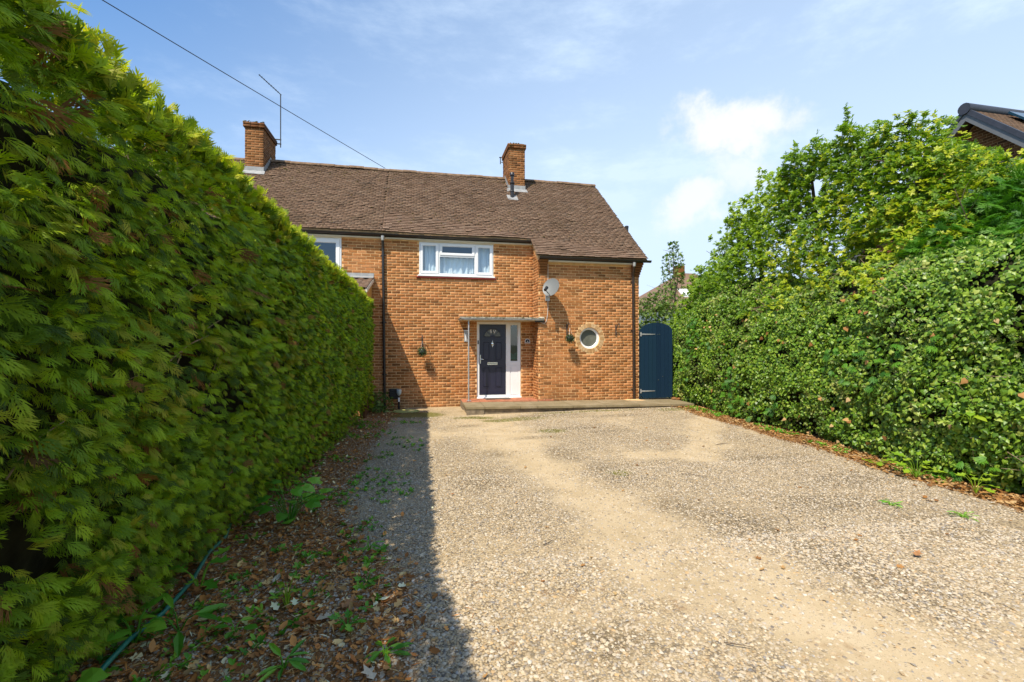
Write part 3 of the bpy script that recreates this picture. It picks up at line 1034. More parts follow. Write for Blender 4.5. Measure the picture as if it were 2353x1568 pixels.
def make_roof(root, x0, x1, xs_main, holes, nsingle):
    base = MB()
    if xs_main is not None:
        base.extrude([(EY + 0.03, EZ - 0.035), (EY + MEH + .02, roof_z(EY + MEH + .02) - 0.035), (EY + MEH + .02, roof_z(EY + MEH + .02) - 0.10), (EY + 0.03, EZ - 0.085)], 'x', xs_main + 0.02, x1)
    y0 = EY + MEH + 0.02
    base.extrude([(y0, roof_z(y0) - 0.035), (RY, RZ - 0.035), (RY, RZ - 0.14), (y0, roof_z(y0) - 0.09)], 'x', x0, x1)
    base.extrude([(RY, RZ - 0.035), (RY + 3.3, RZ - 3.3 * SL - 0.035), (RY + 3.3, RZ - 3.3 * SL - 0.14), (RY, RZ - 0.14)], 'x', x0, x1)
    rf = part('roof', base, 'mortar_old', root)
    tot = math.hypot(RY - EY, (RY - EY) * SL)
    nC = int(tot / GA)
    rows = []
    for k in range(nC + 1):
        s = k * GA - 0.02
        hy = s * math.cos(AL)
        a, b = (x0, x1)
        if hy < MEH - 0.02:
            if xs_main is None:
                continue
            a = xs_main
        sh = (k % 2) * TW / 2 + random.uniform(-0.015, 0.015)
        n = int((b - a) / TW) + 2
        for i in range(n):
            xa = a + (i - 1) * (TW + 0.002) + sh
            lo, hi = max(xa, a), min(xa + TW, b)
            if hi - lo < 0.05:
                continue
            xc = (lo + hi) / 2
            y = EY + hy
            if any(h[0] < xc < h[1] and h[2] < y < h[3] for h in holes):
                continue
            rows.append((xc, s, (hi - lo) / TW))
    rows.sort(key=lambda r: ((0.2028 * r[0] + 0.9792 * (EY + r[1] * math.cos(AL))) / max(r[2], 0.3)))
    P, Q, S = [], [], []
    for j, (xc, s, wsc) in enumerate(rows):
        und = (float(fbm(xc, s, 0.9, 4)) - 0.5) * 0.05 + (float(fbm(xc, s, 3.0, 14)) - 0.5) * 0.012
        lift = und + random.uniform(-0.003, 0.004) + (0.012 if random.random() < 0.03 else 0)
        s2 = s + random.uniform(-0.004, 0.004)
        pit = AL - 0.175 + random.uniform(-0.016, 0.016)
        yaw = random.uniform(-0.010, 0.010)
        y = EY + s2 * math.cos(AL) - lift * math.sin(AL)
        z = EZ + s2 * math.sin(AL) + lift * math.cos(AL)
        if j < nsingle:
            inst('roof_tile', tile_mesh, rf, (xc, y, z), (pit, yaw, 0), (wsc, 1, 1))
        else:
            c, sn = math.cos(pit), math.sin(pit)
            rx = np.array([[1, 0, 0], [0, c, -sn], [0, sn, c]])
            ry = np.array([[math.cos(yaw), 0, math.sin(yaw)], [0, 1, 0], [-math.sin(yaw), 0, math.cos(yaw)]])
            P.append((xc, y, z))
            Q.append(ry @ rx)
            S.append((TW * wsc, TLn, TTh))
    scatter('roof_tiling', TT, P, np.array(Q), np.array(S), 'tile', rf)
    # plain tiles of the far slope, out of sight: one sheet is enough
    # ridge
    x = x0
    while x < x1 - 0.05:
        e = min(x + 0.45, x1)
        rb = MB()
        prof = [(0.125 * math.cos(t), 0.105 * math.sin(t)) for t in [math.pi * k / 8 for k in range(9)]]
        inner = [(0.9 * a, 0.86 * b) for a, b in prof[::-1]]
        dz = random.uniform(-0.012, 0.012) + (float(fbm(x, 3.1, 0.7, 8)) - 0.5) * 0.05
        rb.extrude([(RY + a, RZ - 0.055 + dz + b) for a, b in prof + inner], 'x', x, e - 0.006)
        part('ridge_tile', rb, 'ridge', rf)
        x = e
    return rf


hole_r = [(2.97, 3.62, 15.06, 16.3)]
hole_l = [(-5.17, -4.62, 15.06, 16.3)]
roof_r = make_roof(house, XP, XE + 0.14, XC - 0.12, hole_r, 285)
roof_l = make_roof(neigh, -8.95, XP, None, hole_l, 285)


def moss_lumps(parent, pts, s0, s1):
    P, S = [], []
    for p in pts:
        P.append(p)
        k = random.uniform(s0, s1)
        S.append((k * random.uniform(0.8, 1.6), k, k * 0.6))
    scatter('moss', ICO, P, None, np.array(S), 'moss', parent)


t_ = (1 + 5 ** 0.5) / 2
ICO = (np.array([(-1, t_, 0), (1, t_, 0), (-1, -t_, 0), (1, -t_, 0), (0, -1, t_), (0, 1, t_), (0, -1, -t_), (0, 1, -t_), (t_, 0, -1), (t_, 0, 1), (-t_, 0, -1), (-t_, 0, 1)]) / 1.902,
       [(0, 11, 5), (0, 5, 1), (0, 1, 7), (0, 7, 10), (0, 10, 11), (1, 5, 9), (5, 11, 4), (11, 10, 2), (10, 7, 6), (7, 1, 8), (3, 9, 4), (3, 4, 2), (3, 2, 6), (3, 6, 8), (3, 8, 9), (4, 9, 5), (2, 4, 11), (6, 2, 10), (8, 6, 7), (9, 8, 1)])


def roof_moss(parent, x0, x1, n, bias):
    pts = []
    while len(pts) < n:
        x = random.uniform(x0, x1)
        y = random.uniform(EY + MEH, RY)
        if random.random() < bias(x, y):
            pts.append((x, y, roof_z(y) + 0.018))
    moss_lumps(parent, pts, 0.008, 0.022)


roof_moss(roof_l, -6, XP, 260, lambda x, y: 0.9 if (y > RY - 0.55) else (0.7 if (abs(x + 4.2) < 0.7 and y > 14) else 0.12))
roof_moss(roof_r, XP, XE, 260, lambda x, y: 0.9 if (y > RY - 0.4) else 0.12)

# verge undercloak at the right hand end and at the step in the eave
vb = MB()
vb.extrude([(EY + 0.02, EZ - 0.03), (RY, RZ - 0.03), (RY, RZ - 0.08), (EY + 0.02, EZ - 0.08)], 'x', XE - 0.01, XE + 0.13)
part('verge', vb, 'mortar_old', roof_r)


# chimneys
def chimney(root, x0, x1, y0, y1, ztop, rfobj, capdark):
    zb = roof_z(y0) - 0.25
    c = part('chimney', MB().box(x0 + 0.006, x1 - 0.006, y0 + 0.006, y1 - 0.006, zb, ztop - 0.19), 'mortar_old', root)
    for facing, y, a, b in (('front', y0 + 0.006, x0, x1), ('side', x0 + 0.006, y0, y1)):
        rows = brick_rows(a, b, zb + 0.01, ztop - 0.20, lambda z: [], 0.02 + (x0 * 1.7) % 0.1)
        lay_bricks(c, rows, y, set(), facing, 'brick_sooty', 0.006)
    # right hand face: darker brick carries soot and painted shade away from the sun
    rows = brick_rows(y0, y1, zb + 0.01, ztop - 0.20, lambda z: [], 0.05)
    P = [(x1 + 0.001, u, z) for u, z, L in rows]
    Q = np.array([[[0, -1, 0], [1, 0, 0], [0, 0, 1.0]]] * len(rows))
    scatter('brickwork', BT, P, Q, np.array([(L, 0.014, BH) for u, z, L in rows]), 'brick_dark', c)
    cap = MB()
    for k in range(2):
        e = 0.035
        cap.box(x0 - e - k * .004, x1 + e + k * .004, y0 - e - k * .004, y1 + e + k * .004, ztop - 0.19 + k * 0.078, ztop - 0.19 + k * 0.078 + 0.070)
    cp = part('chimney_cap', cap, capdark, c)
    P = []
    for k in range(2):
        xx = x0 - 0.04
        while xx < x1 + 0.03:
            L = min(0.205, x1 + 0.04 - xx)
            if L > 0.05:
                P.append((xx + L / 2, y0 - 0.047 - 0.004 * k, ztop - 0.19 + k * 0.078 + 0.035, L))
            xx += 0.216
    scatter('brickwork', BT, [p[:3] for p in P], None, np.array([(p[3], 0.014, 0.06) for p in P]), capdark, cp)
    hb = MB()
    hb.add([(x0 - .02, y0 - .02, ztop - 0.035), (x1 + .02, y0 - .02, ztop - 0.035), (x1 + .02, y1 + .02, ztop - 0.035), (x0 - .02, y1 + .02, ztop - 0.035),
            ((x0 + x1) / 2 - .1, y0 + .25, ztop + 0.035), ((x0 + x1) / 2 + .1, y0 + .25, ztop + 0.035), ((x0 + x1) / 2 + .1, y1 - .25, ztop + 0.035), ((x0 + x1) / 2 - .1, y1 - .25, ztop + 0.035)],
           [(0, 1, 5, 4), (1, 2, 6, 5), (2, 3, 7, 6), (3, 0, 4, 7), (4, 5, 6, 7)])
    part('flaunching', hb, 'mortar_old', c)
    pts = [(random.uniform(x0 - .03, x1 + .03), y0 - 0.045 + random.uniform(0, .07), ztop - 0.11 + random.choice((0, 0.075)) + random.uniform(-.03, .03)) for _ in range(46)]
    moss_lumps(c, pts, 0.012, 0.03)
    fl = MB()
    zf = roof_z(y0)
    fl.box(x0 - 0.012, x1 + 0.012, y0 - 0.014, y0 - 0.002, zf - 0.02, zf + 0.15)
    fl.add([(x0 - .07, y0 - .012, zf + .03), (x1 + .05, y0 - .012, zf + .03), (x1 + .07, y0 - .16, zf - .16 * SL + .03), (x0 - .09, y0 - .16, zf - .16 * SL + .03),
            (x0 - .07, y0 - .012, zf + .02), (x1 + .05, y0 - .012, zf + .02), (x1 + .07, y0 - .16, zf - .16 * SL + .02), (x0 - .09, y0 - .16, zf - .16 * SL + .02)],
           [(0, 3, 2, 1), (4, 5, 6, 7), (3, 7, 6, 2), (0, 4, 7, 3), (1, 2, 6, 5)])
    n = 7
    for side, xx in ((-1, x0), (1, x1)):
        for k in range(n):
            ya = y0 + k * (RY - y0) / n
            yb = y0 + (k + 1) * (RY - y0) / n
            xa, xb = (xx - 0.012, xx - 0.002) if side < 0 else (xx + 0.010, xx + 0.020)
            fl.box(xa, xb, ya, yb, roof_z(ya) - 0.03, roof_z(yb) + 0.09)
    part('lead_flashing', fl, 'lead', c)
    return c


chim_r = chimney(house, 3.015, 3.575, 15.10, 16.18, 8.56, roof_r, 'brick_dark')
chim_l = chimney(neigh, -5.115, -4.600, 15.10, 16.32, 8.49, roof_l, 'brick_dark')

# black boiler flue through the tiles in front of the right chimney
fl = MB()
yf = 14.60
fl.tube([(3.03, yf, roof_z(yf) - 0.1), (3.03, yf, roof_z(yf) + 0.42)], 0.062, 12)
fl.lathe((3.03, yf, roof_z(yf) + 0.42), [(0.062, 0), (0.085, 0.03), (0.085, 0.06), (0.05, 0.09), (0.05, 0.27), (0.075, 0.29), (0.075, 0.37), (0.05, 0.40)], 12)
fl.lathe((3.03, yf, roof_z(yf) + 0.18), [(0.066, 0), (0.070, 0.01), (0.070, 0.03), (0.066, 0.04)], 12)
flue = part('flue', fl, 'gutter', house, True)
sb = MB()
ya, yb = yf - 0.17, yf + 0.10
sb.add([(2.86, ya, roof_z(ya) + .030), (3.20, ya, roof_z(ya) + .030), (3.20, yb, roof_z(yb) + .030), (2.86, yb, roof_z(yb) + .030),
        (2.86, ya, roof_z(ya) + .0), (3.20, ya, roof_z(ya) + .0), (3.20, yb, roof_z(yb) + .0), (2.86, yb, roof_z(yb) + .0)],
       [(0, 1, 2, 3), (0, 4, 5, 1), (1, 5, 6, 2), (3, 7, 4, 0)])
part('lead_slate', sb, 'lead', flue)
part('flue', MB().tube([(6.47, 13.36, 0.0), (6.47, 13.36, 5.44)], 0.055, 10).lathe((6.47, 13.36, 5.40), [(0.06, 0), (0.062, 0.02), (0.062, 0.06), (0.05, 0.07)], 10), 'pipe', house, True)

# ------------------------------------------------------------------ eaves: soffit, fascia, gutters and pipes


def gutter_run(root, x0, x1, yf, zt, ends=(True, True)):
    prof = []
    for k in range(9):
        t = math.pi * (1 + k / 8)
        prof.append((yf + 0.056 + 0.056 * math.cos(t), zt + 0.062 * math.sin(t)))
    inner = [(yf + 0.056 + 0.049 * math.cos(math.pi * (1 + k / 8)), zt + 0.055 * math.sin(math.pi * (1 + k / 8)) + 0.0) for k in range(8, -1, -1)]
    mb = MB()
    mb.extrude(prof + inner, 'x', x0, x1)
    x = x0 + 0.35
    while x < x1:
        mb.extrude([(p[0], p[1] - 0.004) for p in prof] + [(yf + 0.112, zt + 0.006), (yf, zt + 0.006)], 'x', x, x + 0.035)
        x += 0.9
    for e, xx in zip(ends, (x0, x1)):
        if e:
            mb.extrude(prof, 'x', xx - 0.008, xx + 0.008)
    return part('gutter', mb, 'gutter', root, True)


MGY, MGZ = W - 0.215, 4.672       # main gutter front and top
WGY, WGZ = WP - 0.285, 4.105
gm = gutter_run(house, XP, XC + 0.02, MGY, MGZ)
gn = gutter_run(neigh, -8.9, XP - 0.01, MGY, MGZ, (True, False))
gw = gutter_run(house, XC - 0.02, XE + 0.24, WGY, WGZ)
part('fascia', MB().box(XP, XC - 0.1, W - 0.10, W - 0.075, 4.60, 4.70), 'gutter', house)
part('soffit', MB().box(XP, XC - 0.06, W - 0.085, W + 0.02, 4.565, 4.605), 'soffit', house)
part('fascia', MB().box(-8.9, XP - 0.002, W - 0.10, W - 0.075, 4.60, 4.70), 'gutter', neigh)
part('soffit', MB().box(-8.9, XP - 0.002, W - 0.085, W + 0.02, 4.565, 4.605), 'soffit', neigh)
part('fascia', MB().box(XC - 0.01, XE + 0.05, WP - 0.17, WP - 0.145, 4.03, 4.14), 'gutter', house)
part('soffit', MB().box(XC + 0.235, XE - 0.245, WP - 0.155, WP + 0.02, 3.995, 4.032), 'soffit', house)
for rt, a, b in ((house, UW[0], UW[1]), (neigh, NW[0], NW[1])):
    part('window_head', MB().box(a - 0.01, b + 0.012, W - 0.055, W + 0.10, 4.535, 4.566), 'cream', rt)


def downpipe(root, pts, r, mat, clips, wally):
    mb = MB()
    mb.tube(pts, r, 12)
    p = part('downpipe', mb, mat, root, True)
    for x, z in clips:
        c = MB()
        c.lathe((x, wally - 0.055, z), [(r, 0), (r + 0.008, 0.004), (r + 0.008, 0.036), (r, 0.04)], 12)
        c.box(x - r - 0.025, x + r + 0.025, wally - 0.03, wally - 0.002, z + 0.002, z + 0.038)
        part('pipe_clip', c, mat, p)
    return p


px = -0.885
p1 = downpipe(house, [(px - .03, MGY + .056, MGZ - .05), (px - .03, MGY + .056, MGZ - .15), (px - .028, W - .07, MGZ - .32), (px - .028, W - .06, MGZ - .40), (px + .02, W - .06, 0.02)], 0.036, 'pipe', [(px - .022, 4.1), (px - 0.0, 2.3), (px + 0.01, 0.9)], W)
hop = MB()
hop.lathe((px - .03, MGY + .056, MGZ - .15), [(0.034, -0.03), (0.042, 0.0), (0.05, 0.09)], 12)
part('gutter_outlet', hop, 'steel', p1, True)
px2 = 6.03
p2 = downpipe(house, [(px2 - .05, WGY + .056, WGZ - .05), (px2 - .05, WGY + .056, WGZ - .16), (px2 - .01, WP - .07, WGZ - .38), (px2, WP - .06, WGZ - .48), (px2 + .03, WP - .06, 0.16)], 0.037, 'pipe_brown', [(px2, 3.5), (px2 + .015, 2.1), (px2 + .027, 0.42)], WP)
hop = MB()
hop.lathe((px2 - .05, WGY + .056, WGZ - .15), [(0.036, -0.03), (0.042, 0.0), (0.05, 0.08)], 12)
part('gutter_outlet', hop, 'steel', p2, True)


# ------------------------------------------------------------------ windows
def frame_rect(mb, x0, x1, z0, z1, t, y0, y1):
    mb.box(x0, x0 + t, y0, y1, z0, z1)
    mb.box(x1 - t, x1, y0, y1, z0, z1)
    mb.box(x0 + t, x1 - t, y0, y1, z0, z0 + t)
    mb.box(x0 + t, x1 - t, y0, y1, z1 - t, z1)
    return mb


def sash_frame(mb, x0, x1, z0, z1, t, y0, y1, b=0.012):
    frame_rect(mb, x0, x1, z0, z1, t, y0, y1)
    for a, c, d, e in ((x0 + t, x0 + t + b, z0 + t, z1 - t), (x1 - t - b, x1 - t, z0 + t, z1 - t)):
        mb.box(a, c, y0 + 0.012, y1, d, e)
    mb.box(x0 + t + b, x1 - t - b, y0 + 0.012, y1, z0 + t, z0 + t + b)
    mb.box(x0 + t + b, x1 - t - b, y0 + 0.012, y1, z1 - t - b, z1 - t)
    return mb


def curtain(mb, x0, x1, z0, z1, y, n, amp, gap=None):
    vs, fs = [], []
    N = n * 8
    for i in range(N + 1):
        u = i / N
        x = x0 + (x1 - x0) * u
        d = amp * (math.sin(u * n * 2 * math.pi) + 0.5 * math.sin(u * n * 4.7 + 1))
        vs += [(x, y + d * 1.0, z0), (x, y + d * 0.6, z1)]
    fs = [(2 * i, 2 * i + 2, 2 * i + 3, 2 * i + 1) for i in range(N)]
    return mb.add(vs, fs)


def room(parent, x0, x1, z0, z1, y, d):
    mb = MB()
    x0 -= 0.02; x1 += 0.02; z0 -= 0.02; z1 += 0.02
    vs = [(x, yy, z) for yy in (y, y + d) for z in (z0, z1) for x in (x0, x1)]
    mb.add(vs, [(4, 5, 7, 6), (0, 4, 6, 2), (1, 3, 7, 5), (2, 6, 7, 3), (0, 1, 5, 4)])
    return part('room_interior', mb, 'interior', parent)


FY = W - 0.012
win = part('window', frame_rect(MB(), 0.040, 2.086, 3.628, 4.536, 0.030, FY, FY + 0.09), 'upvc', house)
fm = MB()
fm.box(0.556, 0.592, FY + 0.002, FY + 0.085, 3.658, 4.506)
fm.box(1.556, 1.592, FY + 0.002, FY + 0.085, 3.658, 4.506)
fm.box(0.592, 1.556, FY + 0.002, FY + 0.085, 4.150, 4.190)
fm.box(0.070, 0.556, FY + 0.002, FY + 0.085, 3.658, 3.676)
fm.box(1.592, 2.056, FY + 0.002, FY + 0.085, 3.658, 3.676)
fm.box(0.592, 1.556, FY + 0.002, FY + 0.085, 3.658, 3.690)
part('mullion', fm, 'upvc', win)
for x0, x1, z0, z1 in ((0.074, 0.553, 3.680, 4.502), (1.595, 2.052, 3.680, 4.502), (0.596, 1.553, 4.194, 4.502)):
    part('sash', sash_frame(MB(), x0, x1, z0, z1, 0.055, FY - 0.016, FY + 0.05), 'upvc', win)
    part('pane', MB().box(x0 + 0.06, x1 - 0.06, FY + 0.014, FY + 0.020, z0 + 0.06, z1 - 0.06), 'glass', win)
part('pane', MB().box(0.594, 1.554, FY + 0.030, FY + 0.036, 3.692, 4.148), 'glass', win)
part('sill', MB().bev(0.0, 2.13, W - 0.075, W + 0.05, 3.592, 3.628, 0.01), 'upvc', win)
part('sill', MB().bev(-0.037, 2.162, W - 0.060, W + 0.03, 3.552, 3.590, 0.012), 'redpaint', win, label='red painted sill below the white one')
cb = MB()
curtain(cb, 0.12, 0.56, 3.66, 4.50, W + 0.165, 4, 0.032)
curtain(cb, 0.60, 1.56, 3.66, 4.16, W + 0.165, 6, 0.036)
curtain(cb, 1.60, 2.02, 3.66, 4.50, W + 0.165, 4, 0.032)
part('curtain', cb, 'curtain', win, True)
orn = MB()
for x, hh in ((0.78, 0.10), (0.93, 0.20), (1.20, 0.16), (1.45, 0.17), (1.70, 0.17), (1.88, 0.16), (0.27, 0.10)):
    orn.lathe((x, W + 0.095, 3.665), [(0.022, 0), (0.034, hh * .4), (0.018, hh * .8), (0.022, hh)], 8)
part('ornaments', orn, 'white_label', win, True)
room(win, 0.05, 2.08, 3.64, 4.52, W + 0.10, 1.6)

nwin = part('window', frame_rect(MB(), -3.69, -1.978, 3.56, 4.536, 0.035, FY, FY + 0.09), 'upvc', neigh)
part('mullion', MB().box(-2.93, -2.895, FY + 0.002, FY + 0.085, 3.595, 4.50), 'upvc', nwin)
for x0, x1 in ((-2.890, -2.018), (-3.65, -2.935)):
    part('sash', sash_frame(MB(), x0, x1, 3.60, 4.50, 0.085, FY - 0.016, FY + 0.05), 'upvc', nwin)
    part('pane', MB().box(x0 + 0.09, x1 - 0.09, FY + 0.014, FY + 0.020, 3.69, 4.41), 'glass', nwin)
part('sill', MB().bev(-3.75, -1.93, W - 0.075, W + 0.05, 3.52, 3.555, 0.01), 'upvc', nwin)
room(nwin, -3.68, -1.99, 3.57, 4.52, W + 0.10, 1.6)

# round window
rw = MB()
rw.lathe((RWC[0] - 0.0, WP + 0.055, RWC[1]), [(0.250, 0.0), (0.300, 0.0), (0.303, 0.10), (0.250, 0.10), (0.250, 0.0)], 40, 'y')
del rw.f[-2:]
rwin = part('round_window', rw, 'upvc', house, True)
rb = MB()
rb.lathe((RWC[0], WP + 0.085, RWC[1]), [(0.238, 0.0), (0.252, -0.01), (0.252, 0.03), (0.238, 0.0)], 40, 'y')
del rb.f[-2:]
part('glazing_bead', rb, 'upvc', rwin, True)
gp = MB()
gp.lathe((RWC[0], WP + 0.10, RWC[1]), [(0.245, 0.0), (0.245, 0.006)], 40, 'y')
part('pane', gp, 'frosted', rwin)
room(rwin, RWC[0] - .26, RWC[0] + .26, RWC[1] - .26, RWC[1] + .26, WP + 0.14, 0.5)

# ------------------------------------------------------------------ front door
DY = W + 0.035
df = part('door_frame', frame_rect(MB(), 1.630, 2.885, 0.205, 2.366, 0.068, DY, DY + 0.10), 'upvc', house)
fm = MB()
fm.box(2.462, 2.580, DY + 0.002, DY + 0.095, 0.273, 2.298)
fm.box(2.580, 2.817, DY + 0.004, DY + 0.095, 1.140, 1.235)
fm.box(1.698, 2.462, DY - 0.03, DY + 0.09, 0.240, 0.300)
part('mullion', fm, 'upvc', df)
part('infill_panel', MB().box(2.580, 2.817, DY + 0.02, DY + 0.07, 0.273, 1.140).bev(2.607, 2.817, DY + 0.006, DY + 0.022, 0.300, 1.112, 0.008), 'upvc', df)
part('pane', MB().box(2.582, 2.815, DY + 0.035, DY + 0.041, 1.236, 2.297), 'glass_dark', df)
part('glazing_bead', frame_rect(MB(), 2.581, 2.816, 1.237, 2.296, 0.016, DY + 0.012, DY + 0.034), 'upvc', df)
part('window_cloth', MB().add([(2.59, DY + .09, 1.30), (2.81, DY + .09, 1.30), (2.81, DY + .07, 1.52), (2.70, DY + .12, 1.44), (2.59, DY + .08, 1.50)], [(0, 1, 2, 3, 4)]), 'teal_cloth', df)
room(df, 2.57, 2.83, 1.22, 2.31, DY + 0.10, 1.0)
part('doorbell', MB().bev(1.650, 1.680, DY - 0.022, DY - 0.001, 1.735, 1.840, 0.004), 'black', df)
part('threshold', MB().bev(1.62, 2.90, W - 0.06, DY + 0.06, 0.180, 0.238, 0.012), 'upvc', df)

L0, L1, LZ0, LZ1 = 1.704, 2.456, 0.306, 2.292
LY = DY + 0.018
FC, FZ, FR = 2.077, 1.944, 0.245


def door_leaf():
    mb = MB()
    mb.box(L0, L1, LY, LY + 0.045, LZ0, LZ1)
    # raised and moulded panels
    for x0, x1, z0, z1 in ((1.812, 1.985, 0.525, 1.075), (2.165, 2.338, 0.525, 1.075), (1.812, 1.985, 1.295, 1.795), (2.165, 2.338, 1.295, 1.795)):
        frame_rect(mb, x0 - 0.022, x1 + 0.022, z0 - 0.022, z1 + 0.022, 0.016, LY - 0.009, LY + 0.002)
        mb.bev(x0 + 0.008, x1 - 0.008, LY - 0.012, LY + 0.002, z0 + 0.008, z1 - 0.008, 0.011)
    frame_rect(mb, 1.79, 2.36, 1.855, 1.90, 0.008, LY - 0.004, LY + 0.001)
    mb.box(L0 + 0.01, L1 - 0.01, LY - 0.02, LY + 0.001, LZ0 + 0.012, LZ0 + 0.045)
    return mb


door = part('front_door', door_leaf(), 'navy', house)
# half round fanlight
for k in range(4):
    a0, a1 = math.pi * k / 4 + 0.07, math.pi * (k + 1) / 4 - 0.07
    pts = [(FC + r * math.cos(a), FZ + r * 0.93 * math.sin(a)) for r, aa in ((0.235, np.linspace(a0, a1, 7)), (0.075, np.linspace(a1, a0, 3))) for a in aa]
    part('fanlight_pane', MB().extrude(pts, 'y', LY - 0.006, LY + 0.002), 'fan', door) if 'fan' in M else None
M['fan'] = plain('fanlight_glass', (0.075, 0.080, 0.070), 0.12, var=0.25, scale=9)
for k in range(4):
    a0, a1 = math.pi * k / 4 + 0.07, math.pi * (k + 1) / 4 - 0.07
    pts = [(FC + r * math.cos(a), FZ + r * 0.93 * math.sin(a)) for r, aa in ((0.235, np.linspace(a0, a1, 7)), (0.075, np.linspace(a1, a0, 3))) for a in aa]
    part('fanlight_pane', MB().extrude(pts, 'y', LY - 0.006, LY + 0.002), 'fan', door)
arc = MB()
for rr in (0.245,):
    arc.tube([(FC + rr * math.cos(a), LY - 0.004, FZ + rr * 0.93 * math.sin(a)) for a in np.linspace(0, math.pi, 17)], 0.009, 6)
arc.tube([(FC - 0.255, LY - 0.004, FZ - 0.006), (FC + 0.255, LY - 0.004, FZ - 0.006)], 0.009, 6)
part('fanlight_moulding', arc, 'navy', door)


def lettering(name, text, size, loc, mat, parent):
    cu = bpy.data.curves.new(name, 'FONT')
    cu.body = text
    cu.size = size
    cu.extrude = 0.0015
    cu.align_x = 'CENTER'
    tmp = bpy.data.objects.new(name, cu)
    COL.objects.link(tmp)
    dg = bpy.context.evaluated_depsgraph_get()
    me = bpy.data.meshes.new_from_object(tmp.evaluated_get(dg))
    bpy.data.objects.remove(tmp)
    bpy.data.curves.remove(cu)
    me.transform(Matrix.Rotation(R(90), 4, 'X'))
    me.name = name
    me.materials.clear()
    me.materials.append(M[mat])
    o = bpy.data.objects.new(name, me)
    return link(o, parent, loc)


lettering('fanlight_letter', 'S', 0.125, (FC - 0.045, LY - 0.009, FZ + 0.108), 'white_label', door)
lettering('fanlight_letter', 'V', 0.130, (FC + 0.052, LY - 0.009, FZ + 0.098), 'white_label', door)
lb = MB()
lb.bev(1.925, 2.221, LY - 0.012, LY, 1.147, 1.224, 0.005)
letb = part('letterbox', lb, 'chrome', door)
part('letterbox_flap', MB().box(1.937, 2.209, LY - 0.0135, LY - 0.011, 1.178, 1.190), 'black', letb)
kn = MB()
kn.tube([(FC - .003, LY - .012, 1.835), (FC - .003, LY - .014, 1.65)], 0.010, 8)
kn.lathe((FC - .003, LY - .016, 1.745), [(0.0, -0.012), (0.026, -0.008), (0.030, 0.0), (0.026, 0.006)], 12, 'y')
kn.tube([(FC - .003 + .034 * math.sin(a), LY - .02, 1.735 + .045 * math.cos(a)) for a in np.linspace(0, 2 * math.pi, 15)], 0.007, 6)
part('knocker', kn, 'chrome', door, True)
hd = MB()
hd.bev(1.716, 1.744, LY - 0.010, LY, 1.185, 1.435, 0.004)
hd.tube([(1.730, LY - .01, 1.312), (1.730, LY - .045, 1.312), (1.745, LY - .05, 1.312), (1.815, LY - .05, 1.308)], 0.011, 8)
part('handle', hd, 'chrome', door, True)

# ------------------------------------------------------------------ porch canopy
can = MB()
CX0, CX1, CYF = 1.115, 3.385, 11.99
can.box(CX0 + 0.02, XC - 0.002, CYF + 0.03, W - 0.009, 2.375, 2.425)
can.box(XC - 0.002, CX1 - 0.01, CYF + 0.03, WP - 0.009, 2.375, 2.425)
cano = part('porch_canopy', can, 'cream', house)
ce = MB()
ce.box(CX0, CX1, CYF, CYF + 0.028, 2.385, 2.425)
ce.box(CX0, CX0 + 0.028, CYF + 0.028, W - 0.010, 2.385, 2.425)
ce.box(CX0 - 0.012, CX1 + 0.012, CYF - 0.014, CYF + 0.03, 2.427, 2.452)
ce.box(CX0 - 0.012, CX0 + 0.03, CYF + 0.03, W - 0.010, 2.427, 2.452)
ce.extrude([(CYF + .03, 2.428), (WP - 0.010, 2.428), (WP - 0.010, 2.485), (CYF + .03, 2.458)], 'x', XC - 0.002, CX1 + 0.01)
ce.extrude([(CYF + .03, 2.428), (W - 0.010, 2.428), (W - 0.010, 2.50), (CYF + .03, 2.458)], 'x', CX0 + 0.03, XC - 0.006)
part('canopy_edge', ce, 'canopy', cano)
part('canopy_trim', MB().box(CX0 + .004, CX1 - .004, CYF - 0.006, CYF - 0.001, 2.398, 2.412), 'lead', cano)
cg = MB()
cg.tube([(XC - 0.12, WP - 0.06, 2.36), (CX1 - 0.08, WP - 0.06, 2.352), (CX1 + 0.02, WP - 0.055, 2.37)], 0.028, 8)
part('canopy_bracket', cg, 'gutter', cano)
pts = [(random.uniform(CX0 + .1, CX1), CYF + random.uniform(0.0, 0.5), 2.458 + random.uniform(0, 0.012)) for _ in range(150)]
moss_lumps(cano, pts, 0.008, 0.020)
post = MB()
post.tube([(1.325, 12.08, 0.20), (1.325, 12.08, 2.38)], 0.021, 12)
po = part('canopy_post', post, 'steel', cano, True)
part('post_foot', MB().box(1.27, 1.39, 12.03, 12.13, 0.225, 0.237), 'steel', po)

# ------------------------------------------------------------------ step and paving
step = thing('paved_step', 'low concrete slab step with red tiles running along the front of the house', 'step', (4.2, 11.6, 0))


def stz(x):
    return 0.195 - 0.0125 * (x - 1.15)


